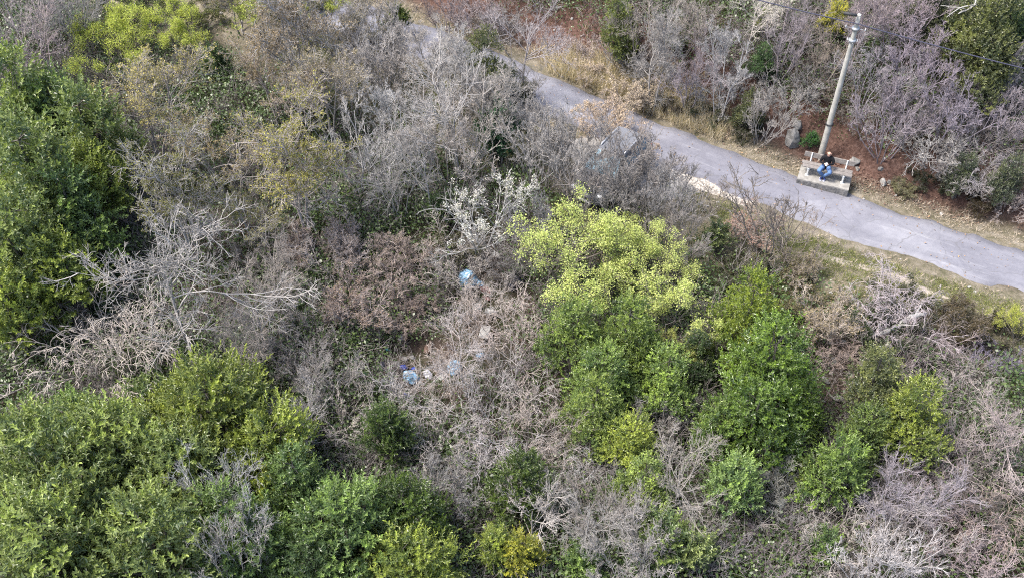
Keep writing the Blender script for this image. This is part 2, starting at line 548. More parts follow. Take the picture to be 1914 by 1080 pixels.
# ------------------------------------------------------------------ plant growth
def tubes(P, R, sides):
    """P (N,k,3) polylines, R (N,k) radii -> verts, quads"""
    N, k, _ = P.shape
    if N == 0: return np.zeros((0, 3)), np.zeros((0, 4), int)
    T = nrm(np.gradient(P, axis=1))
    ref = nrm(np.cross(T[:, :1], np.array([0.31, 0.17, 0.93]) + 0 * T[:, :1]) + 1e-6)
    ref = np.repeat(ref, k, 1)
    A = nrm(ref - (ref * T).sum(2, keepdims=True) * T)
    B = np.cross(T, A)
    th = np.arange(sides) * 2 * PI / sides
    V = P[:, :, None, :] + R[:, :, None, None] * (A[:, :, None, :] * np.cos(th)[None, None, :, None] + B[:, :, None, :] * np.sin(th)[None, None, :, None])
    V = V.reshape(-1, 3)
    n = np.arange(N)[:, None, None] * (k * sides); j = np.arange(k - 1)[None, :, None] * sides; s = np.arange(sides)[None, None, :]
    s2 = (s + 1) % sides
    Q = np.stack([n + j + s, n + j + s2, n + j + sides + s2, n + j + sides + s], -1).reshape(-1, 4)
    return V, Q

def extend(rng, S, D, L, k, wander, trop, grav=0.0):
    """grow N polylines of k points"""
    N = len(S)
    P = np.empty((N, k, 3)); P[:, 0] = S
    d = nrm(D)
    step = (L / (k - 1))[:, None]
    for i in range(1, k):
        d = nrm(d + rng.normal(0, wander, (N, 3)) + np.array([0, 0, trop - grav * i / k]))
        P[:, i] = P[:, i - 1] + d * step
    return P

def spawn(rng, P, R, L, m, t0, ang, ratio, t1=1.0, rr=0.62):
    """m children on each polyline"""
    N, k, _ = P.shape
    t = (rng.uniform(0, 1, (N, m)) * .55 + (np.arange(m)[None] + .5) / m * .45)
    t = t0 + (t1 - t0) * np.clip(t, 0, 1)
    f = t * (k - 1); i = np.minimum(f.astype(int), k - 2); a = (f - i)[..., None]
    rows = np.arange(N)[:, None]
    pos = P[rows, i] * (1 - a) + P[rows, i + 1] * a
    tan = nrm(P[rows, i + 1] - P[rows, i])
    rad_ = R[rows, i] * (1 - a[..., 0]) + R[rows, i + 1] * a[..., 0]
    pr = perp(tan.reshape(-1, 3), rng).reshape(tan.shape)
    an = rng.uniform(ang[0], ang[1], (N, m))[..., None]
    d = tan * np.cos(an) + pr * np.sin(an)
    l = L[:, None] * ratio * (1.15 - 0.6 * t) * rng.uniform(0.65, 1.25, (N, m))
    return pos.reshape(-1, 3), d.reshape(-1, 3), l.ravel(), (rad_ * rr).ravel()

def taper(r0, k, end):
    return r0[:, None] * np.linspace(1, end, k)[None]

def bare(seed, stems=1, lean=(0.0, 0.25), L0=(3.5, 4.5), r0=0.10, fork=(5, 7), lev=(7, 6, 5), ratio=(0.75, 0.55, 0.5, 0.5),
         ang=((0.5, 1.0), (0.5, 1.0), (0.5, 1.1), (0.4, 1.1)), trop=(0.05, 0.10, 0.08, 0.03), wander=(0.10, 0.16, 0.2, 0.25), grav=0.0,
         t0=0.35, twig_r=0.0074, ring=0.0, minr=0.0050):
    rng = np.random.default_rng(seed)
    az = rng.uniform(0, 2 * PI, stems) if stems < 4 else (np.arange(stems) + rng.uniform(-.35, .35, stems)) * 2 * PI / stems * 1.0
    ln = rng.uniform(*lean, stems)
    S = np.stack([np.cos(az) * ring * rng.uniform(.2, 1, stems), np.sin(az) * ring * rng.uniform(.2, 1, stems), np.full(stems, -0.15)], 1)
    D = np.stack([np.cos(az) * np.sin(ln), np.sin(az) * np.sin(ln), np.cos(ln)], 1)
    L = rng.uniform(*L0, stems)
    out = []
    P = extend(rng, S, D, L, 9, wander[0], trop[0], grav)
    R = taper(np.full(stems, r0) * rng.uniform(.75, 1.1, stems), 9, 0.35)
    out.append((P, R, 6))
    n = rng.integers(fork[0], fork[1] + 1)
    s, d, l, r = spawn(rng, P, R, L, n, t0, ang[0], ratio[0])
    P1 = extend(rng, s, d, l, 7, wander[1], trop[1], grav)
    R1 = taper(np.maximum(r, twig_r * 1.6), 7, 0.3)
    out.append((P1, R1, 5))
    s, d, l, r = spawn(rng, P1, R1, l, lev[0], 0.15, ang[1], ratio[1])
    P2 = extend(rng, s, d, l, 6, wander[2], trop[2], grav)
    R2 = taper(np.maximum(r, twig_r * 1.75), 6, 0.45)
    out.append((P2, R2, 4))
    s, d, l2, r = spawn(rng, P2, R2, l, lev[1], 0.12, ang[2], ratio[2])
    P3 = extend(rng, s, d, l2, 5, wander[3], trop[3], grav)
    R3 = taper(np.maximum(r, twig_r), 5, 0.5)
    out.append((P3, R3, 3))
    if lev[2]:
        s, d, l3, r = spawn(rng, P3, R3, l2, lev[2], 0.15, ang[3], ratio[3])
        P4 = extend(rng, s, d, l3, 3, wander[3], trop[3], grav)
        R4 = taper(np.maximum(r, minr), 3, 0.6)
        out.append((P4, R4, 3))
    return out, rng

def join(levels):
    V, Q, o = [], [], 0
    for P, R, s in levels:
        v, q = tubes(P, R, s)
        V.append(v); Q.append(q + o); o += len(v)
    return np.vstack(V), np.vstack(Q)

def leaf_geo(P, D, N, L, Wd, fold=0.25):
    """six-cornered leaves folded along the midrib -> verts, quads"""
    D = nrm(D); S = nrm(np.cross(D, N)); N = np.cross(S, D)
    L = L[:, None]; Wd = Wd[:, None]
    b = P; t = P + D * L - N * L * 0.12
    a1 = P + D * L * 0.30 + N * Wd * fold; a2 = P + D * L * 0.70 + N * Wd * fold * .7
    V = np.stack([b, a1 - S * Wd * .46, a2 - S * Wd * .42, t, a2 + S * Wd * .42, a1 + S * Wd * .46], 1).reshape(-1, 3)
    o = np.arange(len(P)) * 6
    Q = np.vstack([np.stack([o, o + 3, o + 2, o + 1], 1), np.stack([o, o + 5, o + 4, o + 3], 1)])
    return V, Q

def dia_geo(P, D, N, L, Wd):
    D = nrm(D); S = nrm(np.cross(D, N))
    L = L[:, None]; Wd = Wd[:, None]
    V = np.stack([P, P + D * L * .5 - S * Wd * .5, P + D * L, P + D * L * .5 + S * Wd * .5], 1).reshape(-1, 3)
    o = np.arange(len(P)) * 4
    return V, np.stack([o, o + 1, o + 2, o + 3], 1)

PROTO = {}
def extent(V):
    r = np.percentile(np.hypot(V[:, 0], V[:, 1]), 96)
    return r, np.percentile(V[:, 2], 98), np.percentile(V[:, 2], 55)

def reg(key, parts, V):
    c = np.median(V[:, :2], axis=0)
    r, h, zc = extent(V - np.array([c[0], c[1], 0]))
    PROTO[key] = dict(parts=parts, R=r, H=h, zc=zc, c=c)

def proto_bare(key, bud=None, blossom=None, nbud=0, bud_size=(0.02, 0.04), tuft=0, tuft_r=0.10, part='foliage', mat=None, tip_only=True, upper=None, **kw):
    lv, rng = bare(**kw)
    v0, q0 = join(lv[:2]); v1, q1 = join(lv[2:])
    parts = [('trunk', mesh_np(key + '_trunk', v0, q0, M_BARK), 'bark', None), ('twigs', mesh_np(key + '_twigs', v1, q1, M_BARK), 'bark', 'stuff')]
    if nbud:
        P = np.vstack([p[:, 1:].reshape(-1, 3) for p, r, s in lv[3:]])
        if upper is not None:
            lo = np.percentile(P[:, 2], upper); P = P[P[:, 2] > lo]
        if tuft:                                  # leaf tufts at some twig points
            c = P[rng.choice(len(P), min(nbud, len(P)), replace=False)]
            hue = np.clip(0.5 + 0.22 * rng.normal(size=len(c)), 0, 1)
            k = tuft
            pos = (c[:, None] + rng.normal(0, tuft_r * .45, (len(c), k, 3))).reshape(-1, 3)
            out = (pos - np.repeat(c, k, 0))
            D = nrm(out + rng.normal(0, .05, out.shape) + np.array([0, 0, .03]))
            hue = np.clip(np.repeat(hue, k) + rng.normal(0, .12, len(pos)), 0, 1)
        else:
            pos = P[rng.integers(0, len(P), nbud)] + rng.normal(0, 0.02, (nbud, 3))
            D = nrm(rng.normal(size=(nbud, 3)) + np.array([0, 0, .5]))
            patchy = np.sin(pos[:, 0] * 1.9 + 1) * np.sin(pos[:, 1] * 1.7) * .25
            hue = np.clip(0.5 + patchy + 0.2 * rng.normal(size=nbud), 0, 1)
        N = nrm(rng.normal(size=pos.shape) + np.array([0, 0, .9]))
        L = rng.uniform(*bud_size, len(pos))
        v2, q2 = dia_geo(pos, D, N, L, L * rng.uniform(.6, .95, len(pos)))
        parts.append((part, mesh_np(key + '_' + part, v2, q2, mat, var=np.repeat(hue, 4), smooth=False), 'leaf', 'stuff'))
    reg(key, parts, np.vstack([v0, v1]))

def proto_laurel(key, seed, rx=1.4, ry=1.4, h=3.6, lobes=9, plumes=150, shoots=5, leaves=9, leaf=0.12, wid=0.42, up=0.9, low=0.12, shoot_len=0.34, spread=0.17, inner=0.22, open_=False, reach=.78):
    rng = np.random.default_rng(seed)
    # lumpy crown: overlapping lobes at several heights
    th = rng.uniform(0, 2 * PI, lobes); rr = np.sqrt(rng.uniform(0.05, 1, lobes)) * reach
    C = np.stack([np.cos(th) * rr * rx, np.sin(th) * rr * ry, h * (low + .1 + (0.9 - low - .22) * (1 - rr ** 1.5) * rng.uniform(.75, 1.12, lobes))], 1)
    C[0] = (0, 0, h * .80)
    rl = rng.uniform(.24, .50, lobes) * min(rx, ry)
    pl = rng.integers(0, lobes, plumes * 12)
    n = nrm(rng.normal(size=(plumes * 12, 3)) + np.array([0, 0, .45]))
    depth = np.where(rng.uniform(size=len(pl)) < inner, rng.uniform(.45, .85, len(pl)), rng.uniform(.88, 1.1, len(pl)))
    P = C[pl] + n * (rl[pl] * depth)[:, None] * np.array([1, 1, 1.15])
    # keep those not buried in another lobe
    dd = np.linalg.norm(P[:, None] - C[None], axis=2) / rl[None]
    dd[np.arange(len(P)), pl] = 9
    ok = (dd.min(1) > .82) | (rng.uniform(size=len(P)) < .12)
    ok &= P[:, 2] > h * low * .5
    P, n = P[ok], n[ok]
    if open_:                                 # leave room between the clumps, so that each one stands out
        keep, gap = [], 0.95 * math.sqrt(rx * ry) * math.sqrt(7.0 / plumes)
        for q_ in range(len(P)):
            if len(keep) == 0 or np.min(np.linalg.norm(P[keep] - P[q_], axis=1)) > gap: keep.append(q_)
        P, n = P[keep], n[keep]
    P, n = P[:plumes], n[:plumes]
    A = nrm(n * .8 + np.array([0, 0, up]) + rng.normal(0, .22, P.shape))
    hue_p = np.clip(0.46 + rng.normal(0, .28, len(P)), 0, 1)
    S = shoots
    ax = nrm(np.repeat(A, S, 0) + rng.normal(0, .36, (len(P) * S, 3)))
    pos = np.repeat(P, S, 0) + rng.normal(0, spread, (len(P) * S, 3)) * np.array([1, 1, .8])
    hs = np.clip(np.repeat(hue_p, S) + rng.normal(0, .08, len(pos)), 0, 1)
    sl = rng.uniform(.7, 1.2, len(pos)) * shoot_len
    K = leaves
    t = (np.arange(K) + .5) / K
    base = pos[:, None] + ax[:, None] * (t[None, :] * sl[:, None])[..., None]
    pr = perp(ax, rng); qr = np.cross(ax, pr)
    phi = np.arange(K) * 2.4
    rnd = (pr[:, None] * np.cos(phi)[None, :, None] + qr[:, None] * np.sin(phi)[None, :, None])
    inc = (1.15 - 0.75 * t)[None, :, None] + rng.normal(0, .15, (len(pos), K, 1))
    D = ax[:, None] * np.cos(inc) + rnd * np.sin(inc)
    L = leaf * rng.uniform(.7, 1.15, (len(pos), K)) * (1.0 - 0.25 * t)[None]
    var = np.clip(hs[:, None] * .75 + (t[None] - .45) * .42 + rng.normal(0, .1, L.shape), 0, 1)
    yellow = rng.uniform(size=L.shape) < 0.008
    var = np.where(yellow, 1.0, var)
    base = base.reshape(-1, 3); D = D.reshape(-1, 3); L = L.ravel(); var = var.ravel()
    N = np.repeat(ax, K, 0)
    v, q = leaf_geo(base, D, N, L, L * wid * rng.uniform(.85, 1.15, len(L)))
    # trunk: limbs from the foot to each lobe and on to plumes
    lines, rads = [], []
    for c, r in zip(C, rl):
        foot = np.array([rng.normal(0, .08), rng.normal(0, .08), -.15])
        tt = np.linspace(0, 1, 7)[:, None]
        mid = foot * (1 - tt) + c * tt + np.array([c[0], c[1], 0]) * (-.25) * np.sin(tt * PI) + rng.normal(0, .03, (7, 3)) * np.sin(tt * PI)
        lines.append(mid); rads.append(np.linspace(.055, .022, 7) * (h / 3.5))
    lv = [(np.array(lines), np.array(rads), 5)]
    sub = rng.choice(len(P), min(len(P), 70), replace=False)
    j = np.linalg.norm(P[sub][:, None] - C[None], axis=2).argmin(1)
    tt = np.linspace(0, 1, 4)[None, :, None]
    lv.append((C[j][:, None] * (1 - tt) + P[sub][:, None] * tt, np.tile(np.linspace(.018, .007, 4), (len(sub), 1)), 4))
    v0, q0 = join(lv)
    parts = [('trunk', mesh_np(key + '_trunk', v0, q0, M_BARK), 'bark', None),
             ('foliage', mesh_np(key + '_foliage', v, q, M_LAUREL, var=np.repeat(var, 6), smooth=False), 'leaf', 'stuff')]
    reg(key, parts, v)

# bare kinds -------------------------------------------------------
for i in range(3):
    proto_bare('tree%d' % i, seed=20 + i, stems=1, wander=(.045, .16, .2, .25), L0=(3.6, 4.2), r0=.072, fork=(9, 10), lev=(8, 6, 4), ratio=(.85, .55, .5, .5), lean=(.0, .04),
               ang=((.55, 1.05), (.5, 1.0), (.5, 1.0), (.4, 1.0)), trop=(.06, .10, .07, .03), t0=.3)
for i in range(3):
    proto_bare('multi%d' % i, seed=40 + i, stems=5, L0=(4.2, 5.6), r0=.052, fork=(7, 8), lev=(6, 4, 3), ratio=(.5, .5, .5, .5), lean=(.1, .5), ring=.25,
               ang=((.35, .8), (.4, .9), (.4, 1.0), (.4, 1.0)), trop=(.06, .12, .10, .05), t0=.22)
for i in range(3):
    proto_bare('fan%d' % i, seed=60 + i, stems=13, L0=(2.6, 4.0), r0=.026, fork=(6, 7), lev=(5, 4, 2), ratio=(.42, .5, .5, .5), lean=(.1, .75), ring=.35,
               ang=((.3, .7), (.35, .8), (.4, .9), (.4, .9)), trop=(.07, .10, .08, .05), t0=.25)
for i in range(3):
    proto_bare('brush%d' % i, seed=80 + i, stems=16, L0=(1.3, 2.3), r0=.016, fork=(6, 7), lev=(5, 3, 2), ratio=(.5, .55, .55, .5), lean=(.15, 1.05), ring=.7,
               ang=((.4, 1.0), (.4, 1.0), (.4, 1.1), (.4, 1.1)), trop=(.04, .05, .04, .02), t0=.15, wander=(.14, .2, .25, .3))
for i in range(3):
    proto_bare('arch%d' % i, seed=100 + i, stems=20, L0=(2.6, 4.4), r0=.019, fork=(5, 6), lev=(4, 4, 0), ratio=(.45, .5, .5, .5), lean=(.1, .9), ring=.7,
               ang=((.4, 1.0), (.4, 1.0), (.4, 1.1), (.4, 1.1)), trop=(.10, .02, 0, 0), grav=.36, t0=.2, wander=(.10, .16, .22, .25), twig_r=.0085)
for i in range(2):
    proto_bare('tall%d' % i, seed=120 + i, stems=3, L0=(6.5, 7.5), r0=.06, fork=(12, 14), lev=(7, 6, 4), ratio=(.3, .5, .5, .5), lean=(.02, .14), ring=.3,
               ang=((.4, .9), (.4, .9), (.4, 1.0), (.4, 1.0)), trop=(.05, .10, .08, .05), t0=.25)
for i in range(2):
    proto_bare('sparse%d' % i, seed=140 + i, stems=7, L0=(2.2, 3.4), r0=.03, fork=(4, 5), lev=(4, 3, 0), ratio=(.5, .5, .5, .5), lean=(.1, .7), ring=.25,
               ang=((.35, .8), (.4, .9), (.4, 1.0), (.4, 1.0)), trop=(.05, .08, .06, .03), t0=.25)
for i in range(2):
    proto_bare('cane%d' % i, seed=150 + i, stems=16, L0=(3.2, 5.0), r0=.024, fork=(4, 5), lev=(4, 3, 0), ratio=(.5, .5, .5, .5), lean=(.15, .85), ring=.5,
               ang=((.35, .8), (.4, .9), (.4, 1.0), (.4, 1.0)), trop=(.03, .05, .04, .02), grav=.10, t0=.3, wander=(.09, .14, .2, .25), twig_r=.008)
# with buds / leaves / blossom
for i in range(3):
    proto_bare('budtree%d' % i, seed=160 + i, stems=3, L0=(3.6, 4.6), r0=.06, fork=(7, 8), lev=(7, 6, 4), ratio=(.65, .55, .5, .5), lean=(.1, .4), ring=.15,
               ang=((.5, 1.05), (.5, 1.0), (.5, 1.0), (.4, 1.0)), trop=(.06, .08, .06, .03), t0=.3, nbud=11000, bud_size=(.028, .06), mat=M_BUD, part='buds', upper=18)
for i in range(2):
    proto_bare('budshrub%d' % i, seed=180 + i, stems=16, L0=(1.5, 2.4), r0=.024, fork=(6, 7), lev=(5, 4, 3), ratio=(.5, .55, .55, .5), lean=(.1, .9), ring=.6,
               ang=((.4, .9), (.4, 1.0), (.4, 1.1), (.4, 1.1)), trop=(.05, .06, .05, .02), t0=.15, nbud=9000, bud_size=(.025, .055), mat=M_BUD, part='buds')
for i in range(2):
    proto_bare('lime%d' % i, seed=200 + i, stems=5, L0=(3.0, 4.2), r0=.075, fork=(7, 8), lev=(6, 4, 0), ratio=(.7, .55, .45, .5), lean=(.3, 1.0), ring=.15,
               ang=((.5, 1.0), (.5, 1.0), (.5, 1.0), (.4, 1.0)), trop=(.05, .08, .06, .03), t0=.3, nbud=2100, tuft=9, tuft_r=.21, bud_size=(.042, .078), mat=M_SPRING, upper=15)
proto_bare('limethin0', seed=230, stems=3, L0=(3.0, 4.2), r0=.06, fork=(6, 7), lev=(6, 4, 0), ratio=(.6, .5, .45, .5), lean=(.1, .5), ring=.1,
           trop=(.05, .08, .06, .03), t0=.3, nbud=480, tuft=12, tuft_r=.15, bud_size=(.05, .095), mat=M_SPRING, upper=30)
proto_bare('blossom0', seed=240, stems=3, L0=(2.6, 3.4), r0=.05, fork=(6, 7), lev=(6, 5, 0), ratio=(.75, .5, .45, .5), lean=(.2, .6), ring=.1,
           trop=(.04, .06, .06, .03), t0=.3, nbud=210, tuft=11, tuft_r=.10, bud_size=(.04, .07), mat=M_BLOSSOM, part='blossoms', upper=50)
# low thicket of small dull leaves on stems (bramble, box, young holm oak)
for i in range(2):
    proto_bare('bramble%d' % i, seed=260 + i, stems=18, L0=(1.1, 1.8), r0=.014, fork=(6, 7), lev=(5, 4, 0), ratio=(.5, .55, .5, .5), lean=(.2, 1.25), ring=.9,
               trop=(.04, .03, .03, .02), grav=.12, t0=.1, wander=(.15, .22, .25, .3), nbud=2600, tuft=5, tuft_r=.10, bud_size=(.045, .085), mat=M_SPRING)

for i in range(4):
    proto_laurel('laurel%d' % i, 300 + i, rx=1.6, ry=1.45, h=4.2, lobes=20, plumes=135, shoots=6, leaves=15, leaf=.155, shoot_len=.60, spread=.14, inner=.06, wid=.40, open_=True)
for i in range(3):
    proto_laurel('laurelup%d' % i, 320 + i, rx=1.0, ry=.95, h=4.4, lobes=18, plumes=105, shoots=6, leaves=13, leaf=.135, shoot_len=.48, spread=.12, inner=.06, low=.05, open_=True)
for i in range(3):
    proto_laurel('box%d' % i, 340 + i, rx=1.15, ry=1.1, h=4.7, lobes=14, plumes=105, reach=.95, shoots=15, leaves=10, leaf=.095, wid=.5, shoot_len=.30, spread=.15, up=1.0, inner=.05, open_=True)
for i in range(2):
    proto_laurel('laurelsm%d' % i, 360 + i, rx=.75, ry=.7, h=2.2, lobes=7, plumes=70, shoots=4, leaves=12, leaf=.145, low=.05, shoot_len=.42, spread=.12)

def plant(kind, name, u, v, w, label, cat='tree', group=None, bark=(.36, .33, .31), leaf=None, zk=None, rot=None, hs=1.0, drop=None):
    """stand a plant so that its crown's middle is where the photo shows it: photo pixel u, v; crown width w in photo pixels"""
    pr = PROTO[kind]
    s = 1.0
    for _ in range(4):
        zc = (zk if zk is not None else pr['zc']) * s * hs
        p, dep = hit(u, v, zc)
        s = (w * .5 * dep / F) / pr['R']
    rz = random.Random(int(u * 7919 + v * 31 + w)).uniform(0, 6.283) if rot is None else rot
    cx, cy = pr['c'] * s                      # the crown need not stand straight over the foot
    x = float(p[0]) - (cx * math.cos(rz) - cy * math.sin(rz)); y = float(p[1]) - (cx * math.sin(rz) + cy * math.cos(rz))
    root = empty(name, (x, y, gz(x, y)), rz, (s, s, s * hs))
    setp(root, label, cat, group)
    jr = random.Random(int(u * 31 + v * 17)); g = jr.uniform(.82, 1.14); wm = jr.uniform(-.05, .05)
    bark = (bark[0] * g * (1 + wm), bark[1] * g, bark[2] * g * (1 - wm))
    for pn, me, cl, kd in pr['parts']:
        o = link(pn, me, root, color=bark if cl == 'bark' else leaf)
        if kd: o['kind'] = kd
    return root

# ------------------------------------------------------------------ concrete pad, bench, sitting man
M_CONC = plain('concrete', (0.205, 0.196, 0.18), 0.9, nscale=4, namt=0.38, bump=0.4)
M_CONCF = plain('rough_concrete', (0.135, 0.13, 0.125), 0.95, nscale=11, namt=0.5, bump=0.8)
M_WOOD = plain('weathered_wood', (0.15, 0.135, 0.125), 0.85, nscale=8, namt=0.35, bump=0.5)
M_WHITE = plain('white_paint', (0.55, 0.55, 0.535), 0.5, nscale=14, namt=0.12)
M_STEEL = plain('grey_steel', (0.35, 0.36, 0.37), 0.5, 0.6)
M_BLACK = plain('black_rubber', (0.02, 0.02, 0.022), 0.7)

def at_z(u, v, z):
    d = ray(u, v); t = (z - CAM[2]) / d[2]
    return CAM + d * t

pz = gz(PAD[0], PAD[1]) + 0.33               # top of the pad
fl, fr, br = at_z(1490, 334, pz), at_z(1586, 356, pz), at_z(1593, 334, pz)
ex = nrm(fr - fl); ex[2] = 0; ex = nrm(ex)   # along the bench, to the photo's right
ey = np.array([-ex[1], ex[0], 0.0])          # to the back of the bench, uphill
plen = float(np.linalg.norm(fr - fl)); pdep = 0.92
ANG = math.atan2(ex[1], ex[0])
pc = (fl + fr) / 2 + ey * pdep / 2
def bench_frame(name, z):
    return empty(name, (pc[0], pc[1], z), ANG)
pad = MB()
hw, hd = plen / 2, pdep / 2
thick = 0.62
rngp = random.Random(3)
nxp, nyp = 14, 6
top = [[(-hw + plen * i / nxp + (rngp.uniform(-.012, .012) if 0 < i < nxp else 0), -hd + pdep * j / nyp + (rngp.uniform(-.015, .015) if j in (0, nyp) else 0),
         rngp.uniform(-.006, .006)) for i in range(nxp + 1)] for j in range(nyp + 1)]
Vp = [p for r in top for p in r]
Fp = [(j * (nxp + 1) + i, j * (nxp + 1) + i + 1, (j + 1) * (nxp + 1) + i + 1, (j + 1) * (nxp + 1) + i) for j in range(nyp) for i in range(nxp)]
pad.add(Vp, Fp, 0)
edge = [top[0][i] for i in range(nxp + 1)] + [top[j][nxp] for j in range(1, nyp + 1)] + [top[nyp][i] for i in range(nxp - 1, -1, -1)] + [top[j][0] for j in range(nyp - 1, 0, -1)]
ne = len(edge)
ring0 = edge; ring1 = [(x * 1.004, y * 1.008, z - 0.05) for x, y, z in edge]; ring2 = [(x * 1.004 + rngp.uniform(-.015, .015), y * 1.008 + rngp.uniform(-.02, .02), -thick) for x, y, z in edge]
pad.add(ring0 + ring1 + ring2, [(k + ne, (k + 1) % ne + ne, (k + 1) % ne, k) for k in range(ne)] + [(k + 2 * ne, (k + 1) % ne + 2 * ne, (k + 1) % ne + ne, k + ne) for k in range(ne)], 0)
pad.m = [0] * (len(Fp) + ne) + [1] * ne
po = pad.obj('concrete_slab', [M_CONC, M_CONCF], loc=(pc[0], pc[1], pz))
po.rotation_euler = (0, 0, ANG)
setp(po, 'pale concrete slab under the bench with its rough front face by the lane', 'slab')

bench = setp(bench_frame('park_bench', pz), 'weathered two plank bench on white steel supports on the concrete slab', 'bench')
bl = 1.86
def wavy_plank(name, c, s, rot=None):
    b = MB(); b.box((0, 0, 0), s, bev=.012)
    o = b.obj(name, M_WOOD, bench, loc=c)
    if rot: o.rotation_euler = rot
    return o
BY = 0.08                                     # bench stands towards the back of the slab
wavy_plank('plank', (0.02, BY - .13, .38), (bl, .19, .05))
wavy_plank('plank', (-.01, BY + .075, .38), (bl + .03, .18, .05))
wavy_plank('plank', (0.0, BY + .28, .62), (bl + .02, .045, .20), (rad(-12), 0, 0))
for sx in (-.66, .66):
    f = MB()
    f.box((sx, BY - .20, .175), (.06, .06, .35), bev=.006)
    f.box((sx, BY - .02, .335), (.062, .44, .036), bev=.004)
    f.tube([(sx, BY + .20, .0), (sx, BY + .19, .34), (sx, BY + .26, .73)], [.03, .03, .026], 8)
    f.box((sx, BY - .20, .008), (.13, .13, .016))
    f.box((sx, BY + .20, .008), (.13, .13, .016))
    f.obj('leg', M_WHITE, bench)

# the sitting man, facing the lane
M_SKIN = plain('skin', (0.42, 0.26, 0.20), 0.55)
M_SWEAT = plain('black_sweater', (0.012, 0.012, 0.014), 0.9, nscale=30, namt=0.3, spec=0.1)
M_JEAN = plain('blue_jeans', (0.075, 0.14, 0.28), 0.85, nscale=9, namt=0.35)
M_SHOE = plain('navy_shoe', (0.025, 0.035, 0.13), 0.6)
M_SOLE = plain('shoe_sole', (0.35, 0.36, 0.42), 0.7)

